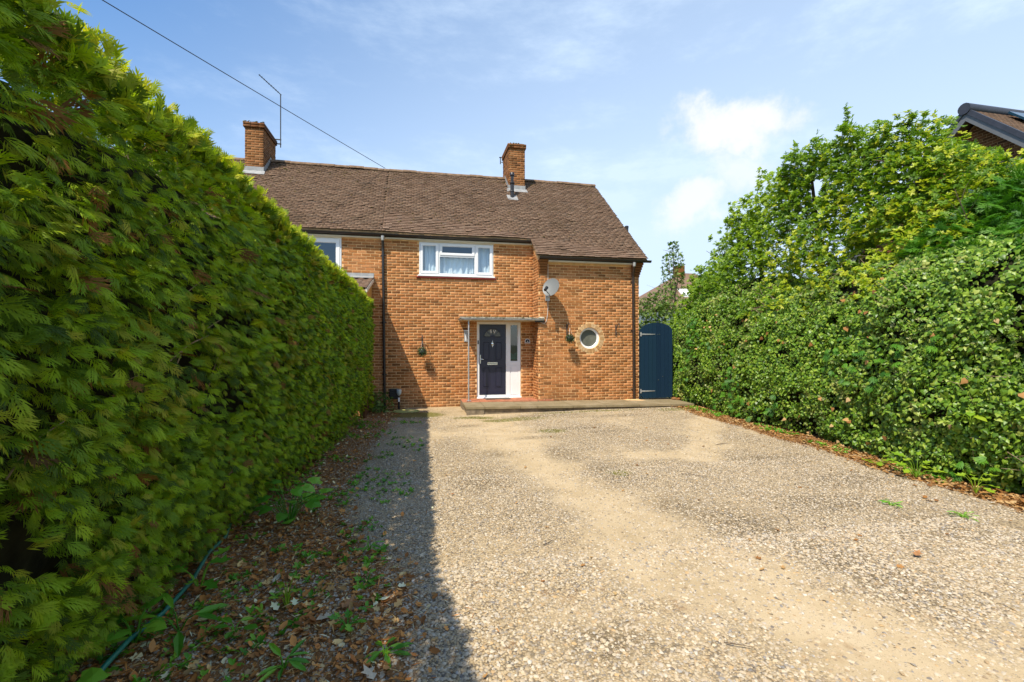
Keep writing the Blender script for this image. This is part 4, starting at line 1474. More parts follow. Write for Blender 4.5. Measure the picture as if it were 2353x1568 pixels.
xs = [1.15, 1.62, 2.52, 2.97, 3.90, 4.82, 5.75, 6.66, 7.36]
for a, b in zip(xs[:-1], xs[1:]):
    s = MB()
    k = random.uniform(-0.004, 0.004)
    y0, y1 = 11.10 + random.uniform(-0.012, 0.012), 12.085
    a2, b2 = a + 0.005, b - 0.005
    yb = 12.02 if a < 3.3 else 12.085
    vs = []
    for zoff in (-0.052, 0):
        vs += [(a2, y0, stz(a2) + zoff + k), (b2, y0, stz(b2) + zoff + k), (b2, yb, stz(b2) + zoff + 0.008 + k), (a2, yb, stz(a2) + zoff + 0.008 + k)]
    s.add(vs, [(0, 3, 2, 1), (4, 5, 6, 7), (0, 1, 5, 4), (1, 2, 6, 5), (2, 3, 7, 6), (3, 0, 4, 7)])
    part('paving_slab', s, 'slab', step)
rz = MB()
rz.extrude([(1.19, -0.2), (7.30, -0.2), (7.30, stz(7.3) - 0.058), (1.19, stz(1.19) - 0.058)], 'y', 11.16, 12.05)
rz.box(1.17, 1.60, 11.125, 11.17, -0.2, 0.137)
part('riser', rz, 'riser', step)
base_t = MB()
base_t.box(1.16, XC - 0.012, 12.028, W - 0.012, -0.2, 0.196)
part('tile_bed', base_t, 'riser', step)
x = 1.165
while x < XC - 0.1:
    for y0, y1 in ((12.03, 12.24), (12.246, 12.46), (12.466, 12.635)):
        a, b = x, min(x + 0.222, XC - 0.016)
        k = random.uniform(-0.0025, 0.0025)
        part('step_tile', MB().box(a, b, y0, y1, 0.196, 0.213 + k), 'quarry', step)
    x += 0.228
for x in np.arange(1.165, XC + 0.3, 0.228):
    part('step_tile', MB().bev(x, x + 0.222, 12.006 if x < 3.2 else 12.04, 12.026 if x < 3.2 else 12.08, 0.15, 0.212, 0.006), 'quarry', step)
tag(part('doormat', MB().bev(1.83, 2.52, 12.34, 12.62, 0.2155, 0.229, 0.005), 'mat'), 'dark rectangular doormat on the red step below the navy door', 'doormat')
rub = MB()
for (x, y, z, s) in ((6.05, 12.02, 0.13, 0.16), (6.22, 11.96, 0.12, 0.14), (5.9, 12.04, 0.135, 0.12)):
    v = np.array(ICO[0]) * s * np.array([1.3, 0.6, 0.28]) + np.array([x, y, z])
    rub.add(v.tolist(), ICO[1])
part('mortar_haunch', rub, 'mortar', step)
rub = MB()
for (x, y, s) in ((7.30, 11.98, 0.10), (7.40, 11.90, 0.09), (7.46, 12.0, 0.08)):
    rub.add((np.array(ICO[0]) * s * np.array([1.2, 0.8, 0.6]) + np.array([x, y, 0.15])).tolist(), ICO[1])
part('rubble', rub, 'brick', step)

# ------------------------------------------------------------------ side gate
gate = thing('garden_gate', 'dark blue arched side gate with steel strap hinges beside the house', 'gate', (6.76, 12.08, 0.16))
GX0, GX1, GZ0 = 6.262, 7.275, 0.185
npk = 8
pw = (GX1 - GX0) / npk


def arch(x):
    u = (x - (GX0 + GX1) / 2) / ((GX1 - GX0) / 2)
    return 2.10 + 0.255 * math.sqrt(max(0, 1 - (u * 0.985) ** 2)) ** 1.0


for k in range(npk):
    a, b = GX0 + k * pw + 0.0025, GX0 + (k + 1) * pw - 0.0025
    tops = [(x, arch(x)) for x in np.linspace(b, a, 6)]
    z0 = GZ0 + (0.05 * (1 - (0 if k else 1)) if False else 0)
    if k == 0:
        poly = [(a + 0.08, GZ0), (b, GZ0)] + tops + [(a, GZ0 + 0.09)]
    elif k == npk - 1:
        poly = [(a, GZ0), (b - 0.06, GZ0), (b, GZ0 + 0.05)] + tops
    else:
        poly = [(a, GZ0), (b, GZ0)] + tops
    part('plank', MB().extrude(poly, 'y', 12.052 + random.uniform(-.0015, .0015), 12.075), 'gate', gate)
for z in (0.42, 1.25, 1.95):
    part('ledge', MB().box(GX0 + .02, GX1 - .02, 12.077, 12.105, z, z + 0.11), 'gate', gate)
for z in (2.02, 0.385):
    hm = MB()
    hm.extrude([(GX0 + 0.02, z - 0.022), (GX0 + 0.46, z - 0.007), (GX0 + 0.46, z + 0.007), (GX0 + 0.02, z + 0.022)], 'y', 12.043, 12.050)
    hm.box(GX0 - 0.012, GX0 + 0.028, 12.036, 12.050, z - 0.06, z + 0.06)
    hm.tube([(GX0 + .026, 12.036, z - .03), (GX0 + .026, 12.036, z + .03)], 0.010, 8)
    part('hinge', hm, 'steel', gate)
bt = MB()
for x, z in ((GX0 + .545, 2.02), (GX0 + .60, 2.02), (GX0 + .70, 0.80), (GX0 + .56, 0.70)):
    bt.lathe((x, 12.051, z), [(0.009, -0.012), (0.010, -0.005), (0.010, 0)], 8, 'y')
part('bolt', bt, 'chrome', gate)
part('gate_post', MB().box(XE + 0.001, GX0 - 0.004, 12.04, 12.13, 0.16, 2.14), 'gate', gate)

# ------------------------------------------------------------------ neighbour's lean-to at the party wall
lt = MB()
LX = -1.16
LZ = 3.50
LP = 1.75
ls = 0.27
lt.extrude([(W - 0.01, LZ - 0.03), (W - LP, LZ - LP * ls - 0.03), (W - LP, LZ - LP * ls - 0.10), (W - 0.01, LZ - 0.10)], 'x', -4.4, LX - 0.02)
lean = part('lean_to', lt, 'mortar_old', neigh)
k = 0
s = -0.02
while s < LP - 0.05:
    y = W - LP + s
    z = LZ - LP * ls + s * ls
    i = 0
    x = LX
    while x > -3.2:
        tb = MB()
        vs, fs = [], []
        for m in range(7):
            u = m / 6
            zz = 0.022 * math.sin(u * 2 * math.pi)
            xx = x - u * 0.24
            for yy, dz in ((y, 0.02), (y + 0.31, 0.31 * ls + 0.002)):
                vs += [(xx, yy, z + dz + zz), (xx, yy, z + dz + zz - 0.014)]
        for m in range(6):
            a, b = m * 4, m * 4 + 4
            fs += [(a, b, b + 2, a + 2), (a, a + 1, b + 1, b), (a + 1, a + 3, b + 3, b + 1)]
        tb.add(vs, fs)
        part('pantile', tb, 'tile', lean)
        x -= 0.232
    s += 0.25
part('lead_flashing', MB().box(-4.4, LX + 0.01, W - 0.02, W - 0.010, LZ + 0.01, LZ + 0.13).extrude([(W - .02, LZ + .05), (W - .20, LZ + .05 - .2 * ls), (W - .20, LZ + .035 - .2 * ls), (W - .02, LZ + .035)], 'x', -4.4, LX + .01), 'lead', lean)
part('verge_board', MB().extrude([(W - .012, LZ - .01), (W - LP, LZ - LP * ls - .01), (W - LP, LZ - LP * ls - .10), (W - .012, LZ - .10)], 'x', LX - 0.018, LX + 0.012), 'soffit', lean)
part('side_panel', MB().extrude([(W - .012, LZ - .10), (W - LP + .15, LZ - (LP - .15) * ls - .10), (W - LP + .15, 2.4), (W - .012, 2.4)], 'x', LX - 0.10, LX - 0.04), 'timber', lean)
part('side_wall', MB().box(LX - 0.16, LX - 0.04, W - LP + .15, W - .012, -0.1, 2.397), 'brick_dark', lean)

# ------------------------------------------------------------------ small things on the front
dish = thing('satellite_dish', 'grey satellite dish on the brick corner above the porch canopy', 'satellite dish', (3.50, 12.0, 3.0))
dn = Vector((-0.66, -0.68, 0.34)).normalized()
dc = Vector((3.50, 11.76, 3.27))
dx = dn.cross(Vector((0, 0, 1))).normalized()
dz = dx.cross(dn).normalized()
if dz.z < 0:
    dz = -dz
db = MB()
rings = 6
vs, fs = [], []
nseg = 28
for side in (0, 1):
    for i in range(rings + 1):
        f = i / rings
        for k in range(nseg):
            t = 2 * math.pi * k / nseg
            p = dc + dx * (0.245 * f * math.cos(t)) + dz * (0.262 * f * math.sin(t)) + dn * (0.040 * f * f - 0.040 - side * 0.010)
            vs.append(tuple(p))
S_ = (rings + 1) * nseg
for side in (0, 1):
    for i in range(rings):
        for k in range(nseg):
            a, b = side * S_ + i * nseg + k, side * S_ + i * nseg + (k + 1) % nseg
            fs.append((a, b, b + nseg, a + nseg) if side == 0 else (a, a + nseg, b + nseg, b))
for k in range(nseg):
    a, b = rings * nseg + k, rings * nseg + (k + 1) % nseg
    fs.append((a, b, S_ + b, S_ + a))
db.add(vs, fs)
part('reflector', db, 'dish', dish, True)
ab = MB()
low = dc - dz * 0.225
tip = dc + dn * 0.27 - dz * 0.20
ab.tube([tuple(low), tuple(tip)], 0.012, 8)
part('feed_arm', ab, 'gutter', dish)
ab = MB()
ab.tube([tuple(tip - dz * 0.02), tuple(tip + (dc - tip).normalized() * 0.09 + dz * 0.04)], [0.038, 0.045], 10)
part('receiver', ab, 'black', dish, True)
ab = MB()
ab.tube([tuple(dc - dn * 0.06), tuple(dc - dn * 0.12), (3.50, WP - 0.12, 3.02), (3.50, WP - 0.008, 3.02)], 0.017, 8)
ab.box(3.44, 3.56, WP - 0.024, WP - 0.011, 2.93, 3.11)
ab.tube([tuple(dc - dn * 0.05 - dz * 0.2), tuple(low - dn * .02), tuple(low + dn * 0.10)], 0.012, 6)
part('mount', ab, 'steel', dish)
cb = MB()
cb.tube([(3.515, WP - 0.018, 3.98), (3.515, WP - 0.018, 2.75), (3.50, WP - 0.018, 2.53), (3.47, WP - 0.02, 2.38), (3.41, WP - 0.05, 2.30), (3.30, WP - 0.02, 2.33)], 0.0075, 6)
tag(part('aerial_lead', cb, 'white_cable'), 'pale cable running down the brick corner behind the satellite dish', 'cable')


def wall_bracket(x, z, y, label):
    root = thing('wall_bracket', label, 'bracket', (x, y - 0.02, z - 0.1), 'wrought iron hanging brackets on the front walls')
    mb = MB()
    mb.box(x - 0.016, x + 0.016, y - 0.020, y - 0.011, z - 0.16, z + 0.15)
    part('back_plate', mb, 'iron', root)
    mb = MB()
    mb.tube([(x, y - .02, z - .05), (x, y - .06, z + .03), (x, y - .12, z + .13), (x, y - .19, z + .175), (x, y - .25, z + .15), (x, y - .28, z + .09), (x, y - .265, z + .055)], 0.011, 6)
    mb.tube([(x, y - .02, z - .14), (x, y - .05, z - .13), (x, y - .06, z - .07), (x, y - .035, z - .03)], 0.009, 6)
    part('hook', mb, 'iron', root)
    return root


wall_bracket(0.120, 1.80, W, 'iron bracket on the brickwork left of the porch, holding a topiary ball')
wall_bracket(4.060, 2.14, WP, 'iron bracket between the porch and the round window, holding a topiary ball')
wall_bracket(5.520, 2.14, WP, 'empty iron bracket on the brickwork right of the round window')


def topiary_ball(x, y, z, r, label):
    root = thing('topiary_ball', label, 'topiary ball', (x, y, z - r), 'artificial topiary balls hung on the front walls')
    v = np.array(ICO[0]) * r * 0.86 + np.array([x, y, z])
    part('core', MB().add(v.tolist(), ICO[1]), 'black', root)
    n = 620
    d = rng.normal(size=(n, 3))
    d /= np.linalg.norm(d, axis=1, keepdims=True)
    pos = d * (r * rng.uniform(0.82, 1.0, (n, 1))) + np.array([x, y, z])
    leaf = ([(0, 0, 0), (0.5, 0.28, 0.06), (1, 0, 0), (0.5, -0.28, 0.06)], [(0, 1, 2, 3)])
    td = rng.normal(size=(n, 3)) + d * 0.5
    scatter('foliage', leaf, pos, frames(td, d + rng.normal(size=(n, 3)) * .5), rng.uniform(0.018, 0.032, n), 'topiary', root)
    mb = MB()
    for k in range(3):
        a = k * 2.1
        mb.tube([(x + r * .55 * math.cos(a), y + r * .55 * math.sin(a), z + r * .82), (x, y, z + r + 0.16)], 0.0022, 4)
    part('chain', mb, 'steel', root)


topiary_ball(0.120, W - 0.265, 1.525, 0.130, 'topiary ball hanging on the wall left of the porch')
topiary_ball(4.060, WP - 0.265, 1.885, 0.125, 'topiary ball hanging beside the round window')

# slim lantern shaped wall piece behind the porch post
wl_ = thing('wall_thermometer', 'slim grey and white wall ornament half hidden by the porch post', 'wall ornament', (1.31, W - 0.03, 1.82))
part('backing', MB().bev(1.265, 1.365, W - 0.032, W - 0.011, 1.80, 2.10, 0.006), 'lead_dark', wl_)
part('gauge', MB().bev(1.295, 1.325, W - 0.040, W - 0.0325, 1.83, 2.02, 0.004), 'white_label', wl_)
part('top_rail', MB().box(1.255, 1.375, W - 0.045, W - 0.011, 2.101, 2.125), 'white_label', wl_)
pq = thing('number_plaque', 'small black arched plaque with white rim on the brickwork right of the door', 'plaque', (3.078, W - 0.02, 1.76))


def arch_poly(cx, z0, w, h):
    return [(cx - w / 2, z0), (cx + w / 2, z0), (cx + w / 2, z0 + h * 0.5)] + [(cx + w / 2 * math.cos(a), z0 + h * 0.5 + h * 0.5 * math.sin(a)) for a in np.linspace(0.25, math.pi - 0.25, 9)] + [(cx - w / 2, z0 + h * 0.5)]


part('rim', MB().extrude(arch_poly(3.078, 1.765, 0.150, 0.125), 'y', W - 0.022, W - 0.010), 'white_label', pq)
part('face', MB().extrude(arch_poly(3.078, 1.782, 0.118, 0.092), 'y', W - 0.026, W - 0.0225), 'black', pq)
part('plaque_mark', MB().extrude([(3.060, 1.800), (3.098, 1.800), (3.086, 1.838)], 'y', W - 0.0285, W - 0.0265), 'white_label', pq)

# solar garden light and vent box by the left of the wall
sg = thing('garden_light', 'pale blue cup shaped garden light on a dark stake by the downpipe', 'garden light', (-0.49, 12.48, 0))
part('stake', MB().tube([(-0.49, 12.48, -0.02), (-0.49, 12.48, 0.36)], [0.030, 0.022], 8), 'black', sg)
part('shade', MB().lathe((-0.49, 12.48, 0.36), [(0.012, 0), (0.05, 0.045), (0.066, 0.09), (0.066, 0.165), (0.058, 0.17)], 14), 'lamp_blue', sg, True)
part('tag', MB().bev(-0.513, -0.467, 12.440, 12.452, 0.205, 0.315, 0.003), 'white_label', sg)
vb_ = thing('vent_box', 'dark square vent box on the wall behind the garden light', 'vent', (-0.62, W - 0.06, 0.27))
part('housing', MB().bev(-0.745, -0.50, W - 0.10, W - 0.011, 0.26, 0.53, 0.012), 'black', vb_)
lv = MB()
for k in range(5):
    lv.box(-0.72, -0.525, W - 0.108, W - 0.1005, 0.285 + k * 0.047, 0.305 + k * 0.047)
part('louvre', lv, 'gutter', vb_)

# aerials and cable
ae = thing('television_aerial', 'tall mast with slanting aerial clamped to the left chimney', 'aerial', (-4.43, 16.25, 8.2))
ax_, ay_ = -4.43, 16.25
part('mast', MB().tube([(ax_, ay_, 8.22), (ax_, ay_, 9.98)], 0.016, 8), 'cable', ae)
tipv = (-4.98, 15.9, 10.36)
part('boom', MB().tube([(ax_ + .02, ay_ + 0.02, 9.96), tipv], 0.014, 6), 'cable', ae)
el = MB()
for k in range(9):
    f = 0.12 + 0.85 * k / 8
    p = Vector((ax_, ay_, 9.97)).lerp(Vector(tipv), f)
    el.tube([tuple(p - Vector((0.10, -0.16, 0.0)) * 0.35), tuple(p + Vector((0.10, -0.16, 0.0)) * 0.35)], 0.004, 4)
part('elements', el, 'cable', ae)
cl = MB()
cl.box(-4.58, ax_ + 0.02, ay_ - .015, ay_ + .015, 8.32, 8.35)
cl.box(-4.58, ax_ + 0.02, ay_ - .015, ay_ + .015, 8.46, 8.49)
part('clamp', cl, 'cable', ae)
ae2 = thing('small_aerial', 'small dark aerial bracket on the left face of the right chimney', 'aerial', (2.945, 16.0, 8.2))
part('mast', MB().tube([(2.89, 16.0, 8.16), (2.89, 16.0, 8.40)], 0.016, 6), 'cable', ae2)
part('clamp', MB().tube([(2.89, 16.0, 8.24), (2.96, 16.0, 8.22), (3.01, 16.0, 8.30)], 0.012, 6).box(2.85, 2.93, 15.98, 16.02, 8.385, 8.41), 'cable', ae2)

A, B = Vector((-1.07, 15.8, RZ + 0.06)), Vector((-5.16, 9.0, 7.62))
E_ = A + (B - A) * 2.6
pts = []
for k in range(25):
    u = k / 24
    p = A.lerp(E_, u)
    p.z -= 0.22 * 4 * u * (1 - u) * 0.35
    pts.append(tuple(p))
tag(part('overhead_cable', MB().tube(pts, 0.0085, 6), 'cable'), 'thin black service cable sloping across the sky to the roof ridge', 'cable')


# ------------------------------------------------------------------ foliage templates
def rhombs(L):
    """leaflets: (base, direction, length, width) in the plane z=0, drooping with distance"""
    v, f = [], []
    for bx, by, ang, ln, wd in L:
        c, s = math.cos(ang), math.sin(ang)
        o = len(v)
        for u, w in ((0, 0), (0.45, 0.5), (1, 0), (0.45, -0.5)):
            x = bx + c * u * ln - s * w * wd
            y = by + s * u * ln + c * w * wd
            v.append((x, y, -0.22 * x * x - 0.25 * abs(y) ** 1.5 + 0.03 * (abs(w) > 0)))
        f.append((o, o + 1, o + 2, o + 3))
    return v, f


def frond(pairs, sub, seed, wd):
    """a flat clipped spray: a fan of pointed fingers, solid towards its middle"""
    rr = random.Random(seed)
    L = [(0, 0, 0, 1.0, wd * 1.1)]
    for i in range(pairs):
        t = 0.02 + 0.74 * i / pairs
        ln = (0.66 * (1 - t) ** 0.6 + 0.06) * rr.uniform(0.8, 1.15)
        for sd in (-1, 1):
            an = sd * (0.58 + rr.uniform(-0.14, 0.14))
            L.append((t, 0, an, ln, wd))
            for j in range(sub):
                q = 0.40 + 0.3 * j
                bx, by = t + math.cos(an) * ln * q, math.sin(an) * ln * q
                L.append((bx, by, an - sd * 0.62, ln * 0.46, wd * 0.75))
    return rhombs(L)


FR_HI = [frond(5, 1, s, 0.080) for s in (1, 2, 3)]
FR_LO = [frond(4, 0, s, 0.125) for s in (4, 5)]
IVY = ([(0, 0, 0), (-0.38, -0.10, -0.02), (-0.50, 0.28, -0.05), (-0.26, 0.66, -0.06), (0, 1.08, -0.10), (0.26, 0.66, -0.06), (0.50, 0.28, -0.05), (0.38, -0.10, -0.02), (0, 0.40, 0.07)],
       [(0, 8, 2, 1), (8, 4, 3, 2), (0, 7, 6, 8), (8, 6, 5, 4)])
IVY = ([(y, x, z) for x, y, z in IVY[0]], [f[::-1] for f in IVY[1]])      # x = towards the tip
OVAL = ([(0, 0, 0), (0.30, 0.20, 0.03), (0.72, 0.22, 0.0), (1.0, 0, -0.10), (0.72, -0.22, 0.0), (0.30, -0.20, 0.03), (0.5, 0, -0.03)], [(0, 6, 2, 1), (6, 3, 2), (0, 5, 4, 6), (6, 4, 3)])


LEAF4 = ([(0, 0, 0), (0.28, 0.20, 0.04), (0.74, 0.21, 0.0), (1.0, 0, -0.10), (0.74, -0.21, 0.0), (0.28, -0.20, 0.04)], [(0, 3, 2, 1), (0, 5, 4, 3)])
IVY4 = ([(0, 0, 0), (-0.06, 0.42, -0.04), (0.42, 0.42, -0.05), (1.06, 0, -0.10), (0.42, -0.42, -0.05), (-0.06, -0.42, -0.04)], [(0, 3, 2, 1), (0, 5, 4, 3)])


def rosette(n, seed, up=0.5, twig=True):
    rr = random.Random(seed)
    v, f = [], []
    for k in range(n):
        a = k * 2.4 + rr.uniform(-.3, .3)
        tl = rr.uniform(0.1, 1.0) * up
        d = Vector((math.cos(a), math.sin(a), 0)) * math.cos(tl) + Vector((0, 0, math.sin(tl)))
        nrm = Vector((0, 0, 1)) * math.cos(tl) - Vector((math.cos(a), math.sin(a), 0)) * math.sin(tl)
        y = nrm.cross(d)
        s = rr.uniform(0.75, 1.1)
        base = Vector((0, 0, rr.uniform(-0.45, 0.1)))
        o = len(v)
        for p in LEAF4[0]:
            v.append(tuple(base + d * p[0] * s + y * p[1] * s + nrm * p[2] * s))
        f += [tuple(i + o for i in q) for q in LEAF4[1]]
    # frames() puts x along the twig
    return [(p[2], p[0], p[1]) for p in v], f


ROS = [rosette(8, s) for s in (1, 2, 3)]
ROS_S = [rosette(9, s, 0.9) for s in (4, 5)]


def tmpl_mesh(name, t, mat):
    m = bpy.data.meshes.new(name)
    m.from_pydata([tuple(p) for p in t[0]], [], t[1])
    m.materials.append(M[mat])
    return m


def scatter_multi(name, tmpls, pos, rot, scale, mat, parent, rnd=None):
    """like scatter, but shares the places among several templates: one joined object"""
    co, lo, st, to, rn = [], [], [], [], []
    vo = lp = 0
    r = rng.random(len(pos)) if rnd is None else rnd
    for k, (tv, tf) in enumerate(tmpls):
        ii = np.arange(k, len(pos), len(tmpls))
        tv = np.array(tv, float)
        c = np.einsum('nij,nvj->nvi', rot[ii], tv[None] * scale[ii][:, None, None]) + pos[ii][:, None, :]
        V, N = len(tv), len(ii)
        tl = np.concatenate([np.array(f) for f in tf])
        tt = np.array([len(f) for f in tf])
        ts = np.concatenate([[0], np.cumsum(tt)[:-1]])
        co.append(c.reshape(-1, 3))
        lo.append((tl[None] + (np.arange(N) * V)[:, None]).ravel() + vo)
        st.append((ts[None] + (np.arange(N) * len(tl))[:, None]).ravel() + lp)
        to.append(np.tile(tt, N))
        rn.append(np.repeat(r[ii], V))
        vo += N * V
        lp += N * len(tl)
    me = np_mesh(name, np.concatenate(co), np.concatenate(lo), np.concatenate(st), np.concatenate(to), np.concatenate(rn), mat)
    o = bpy.data.objects.new(name, me)
    link(o, parent)
    if parent is not None:
        o.matrix_parent_inverse = Matrix.Translation(-WT[parent.name])
    o['kind'] = 'stuff'
    return o


# ------------------------------------------------------------------ tall conifer hedge on the left
hedge = thing('conifer_hedge', 'tall clipped conifer hedge running along the left of the drive', 'hedge', (-2.0, 5.0, 0))
HY0, HY1 = -1.6, 10.75


def lh_topx(y):
    return np.interp(y, [-2, 2, 5, 8, 10.75], [-1.20, -1.18, -1.13, -1.05, -0.95])


def lh_topz(y):
    return np.interp(y, [-2, 1, 2, 5, 8, 10.75], [3.25, 3.18, 2.90, 2.82, 2.73, 2.66]) + (fbm(y, y * 0 + 2.0, 1.7, 41) - 0.5) * 0.18


def lh_face(y, z):
    b, t = lh_base(y), lh_topx(y)
    u = np.clip(z / lh_topz(y), 0, 1)
    prof = np.interp(u, [0, 0.10, 0.30, 0.55, 0.85, 0.95, 1.0], [0.0, 0.35, 0.80, 0.98, 1.0, 0.90, 0.62])
    return b + (t - b) * prof + (fbm(y, z, 0.9, 51) - 0.5) * 0.18 + (fbm(y, z, 3.0, 55) - 0.5) * 0.08


# woody dark core
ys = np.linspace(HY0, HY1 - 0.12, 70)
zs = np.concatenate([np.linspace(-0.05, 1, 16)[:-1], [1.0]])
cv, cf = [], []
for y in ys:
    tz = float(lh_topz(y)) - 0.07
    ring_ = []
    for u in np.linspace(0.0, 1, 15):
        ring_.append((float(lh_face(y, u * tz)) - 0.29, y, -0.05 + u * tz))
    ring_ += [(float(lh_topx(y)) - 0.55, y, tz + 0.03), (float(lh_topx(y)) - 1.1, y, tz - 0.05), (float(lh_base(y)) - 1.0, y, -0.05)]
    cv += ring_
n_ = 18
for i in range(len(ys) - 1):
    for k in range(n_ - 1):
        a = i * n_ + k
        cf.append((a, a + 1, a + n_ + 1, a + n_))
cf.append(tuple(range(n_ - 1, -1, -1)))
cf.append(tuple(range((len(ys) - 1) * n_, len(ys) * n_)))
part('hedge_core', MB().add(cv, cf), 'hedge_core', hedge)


def face_points(n, y0, y1):
    y = rng.uniform(y0, y1, n)
    u = rng.uniform(0.0, 1.0, n) ** 0.95
    z = u * lh_topz(y) * 0.985 + 0.02
    depth = rng.random(n) ** 1.25
    x = lh_face(y, z) - depth * 0.24 + (vnoise(y + z * .3, z, 6.0, 66) - 0.5) * 0.07
    return x, y, z


def spray_frames(n, z, ztop, outward=(1, 0, 0)):
    t = sstep(0.86, 1.0, z / ztop)[:, None]
    d = np.array([outward]) * 0.75 + rng.normal(size=(n, 3)) * np.array([0.28, 0.42, 0.36]) + np.array([[0.0, -0.10, -0.42]])
    d = d + t * np.array([[-0.2, 0, 0.95]])
    nn_ = np.array([[0.70 * outward[0], -0.30 + outward[1] * 0.7, 0.62]]) + rng.normal(size=(n, 3)) * 0.36
    return frames(d, nn_)


def hedge_layer(n, y0, y1, tm, s0, s1, mat='conifer'):
    x, y, z = face_points(n, y0, y1)
    # thin the foot of the hedge
    keep = (z > 0.34 + 0.2 * rng.random(n)) | (rng.random(n) < 0.38)
    m_ = fbm(y + 0.35 * z, z, 4.6, 67, 2) + rng.normal(size=len(y)) * 0.06
    keep &= (m_ > 0.375) | (rng.random(len(y)) < 0.10)
    x, y, z = x[keep], y[keep], z[keep]
    rot = spray_frames(len(x), z, lh_topz(y))
    sc = rng.uniform(s0, s1, len(x))
    return scatter_multi('foliage', tm, np.stack([x, y, z], 1), rot, sc, mat, hedge)


hedge_layer(18000, 1.3, 5.0, FR_HI, 0.036, 0.092)
hedge_layer(20000, 4.6, 8.2, FR_LO, 0.040, 0.084)
hedge_layer(18000, 7.8, HY1, FR_LO, 0.042, 0.080)
hedge_layer(1500, HY0, 1.2, FR_LO, 0.12, 0.22)
hedge_layer(420, 1.4, 9.0, FR_HI, 0.08, 0.15, 'conifer_brown')
# far end face
n = 1300
z = rng.uniform(0.1, 1, n) * 2.66
x = -0.97 - rng.random(n) * 1.2
y = HY1 - rng.random(n) * 0.12 + (fbm(x, z, 2.0, 77) - 0.5) * 0.1
scatter_multi('foliage', FR_LO, np.stack([x - 0.02, y - 0.04, z], 1), spray_frames(n, z, 2.72, (0.2, 1, 0)), rng.uniform(0.07, 0.13, n), 'conifer', hedge)
# top
n = 8000
y = rng.uniform(HY0, HY1, n)
u = rng.random(n) ** 1.5
x = lh_topx(y) - 0.06 - u * 0.55
z = lh_topz(y) + 0.02 + (fbm(x, y, 2.5, 61) - 0.5) * 0.12 - 0.06 * rng.random(n) - np.where(u < 0.06, 0.05, 0)
d = np.stack([0.35 + rng.normal(size=n) * .45, rng.normal(size=n) * .45, 0.85 + rng.normal(size=n) * .3], 1)
scatter_multi('foliage', FR_LO, np.stack([x, y, z], 1), frames(d, np.array([[1, -0.3, 0.1]]) + rng.normal(size=(n, 3)) * .6), rng.uniform(0.055, 0.105, n), 'conifer', hedge)
# the clipped crest, its sunlit glow coloured into the sprays
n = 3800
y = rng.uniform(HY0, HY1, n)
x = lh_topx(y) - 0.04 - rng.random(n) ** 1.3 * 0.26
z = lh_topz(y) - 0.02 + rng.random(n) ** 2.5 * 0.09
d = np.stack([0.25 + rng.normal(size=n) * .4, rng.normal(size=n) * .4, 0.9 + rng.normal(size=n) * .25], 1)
scatter_multi('foliage', FR_LO, np.stack([x, y, z], 1), frames(d, np.array([[0.2, -0.7, 0.3]]) + rng.normal(size=(n, 3)) * .7), rng.uniform(0.045, 0.09, n), 'conifer_sun_tint', hedge)
# the biggest sprays, near the camera, one by one
fr_m = [tmpl_mesh('spray', t, 'conifer') for t in FR_HI]
for k in range(280):
    y = 1.5 + 2.9 * random.random() ** 1.2
    z = random.uniform(0.35, 2.8)
    x = float(lh_face(y, z)) - 0.01
    d = np.array([[1.0, random.gauss(0.25, .5), random.gauss(-0.05, .4)]])
    rm = frames(d, np.array([[0.3, -0.3, 0.8]]) + rng.normal(size=(1, 3)) * .45)[0]
    o = inst('spray', fr_m[k % 3], hedge, (x, y, z), Matrix(rm.tolist()).to_euler(), (random.uniform(0.075, 0.115),) * 3)
# stems showing through near the camera
tw = MB()
for k in range(60):
    y = random.uniform(1.9, 7.5)
    z = random.uniform(0.15, 2.3)
    x = float(lh_face(y, z)) - 0.16
    L = random.uniform(0.15, 0.35)
    tw.tube([(x, y, z), (x + 0.06, y + random.uniform(-.2, .5) * L, z + L * 0.5), (x + 0.12, y + random.uniform(-.2, .9) * L, z + L * random.uniform(.6, 1.0))], [0.004, 0.003, 0.0015], 5)
part('branches', tw, 'twig', hedge, kind='stuff')
tr = MB()
for y in np.arange(-1.2, 10.6, 0.75):
    x = float(lh_base(y)) - 0.45
    tr.tube([(x, y, -0.05), (x + .03, y + .04, 1.2), (x, y, 2.6)], [0.06, 0.045, 0.02], 7)
    for k in range(5):
        z = random.uniform(0.1, 0.9)
        tr.tube([(x, y, z), (x + 0.3, y + random.uniform(-.25, .25), z + .12), (x + 0.45, y + random.uniform(-.4, .4), z + .25)], [0.02, 0.012, 0.006], 5)
part('stems', tr, 'bark', hedge, kind='stuff')

# ------------------------------------------------------------------ ivy covered hedge on the right
ivyh = thing('ivy_hedge', 'broad hedge overgrown with glossy ivy along the right of the drive', 'hedge', (7.6, 8.0, 0))
IY0, IY1 = 2.2, 12.6


def iv_top(y):
    return np.interp(y, [2, 4, 6, 8, 10, 11.2, 12.0, 12.6], [2.95, 3.0, 3.05, 2.95, 3.15, 3.15, 2.9, 2.6]) + (fbm(y, y * 0 + 1.0, 1.1, 43) - 0.5) * 0.5


def iv_face(y, z):
    u = z / iv_top(y)
    lean = np.interp(u, [0, 0.08, 0.3, 0.7, 0.9, 1.0, 1.15], [0.10, 0.0, -0.04, 0.06, 0.22, 0.50, 1.1])
    bul = np.interp(y, [10.5, 12.0], [1.0, 0.35])
    return rh_base(y) + lean + (fbm(y, z, 0.8, 71) - 0.5) * 0.38 * bul + (fbm(y, z, 2.6, 75) - 0.5) * 0.20


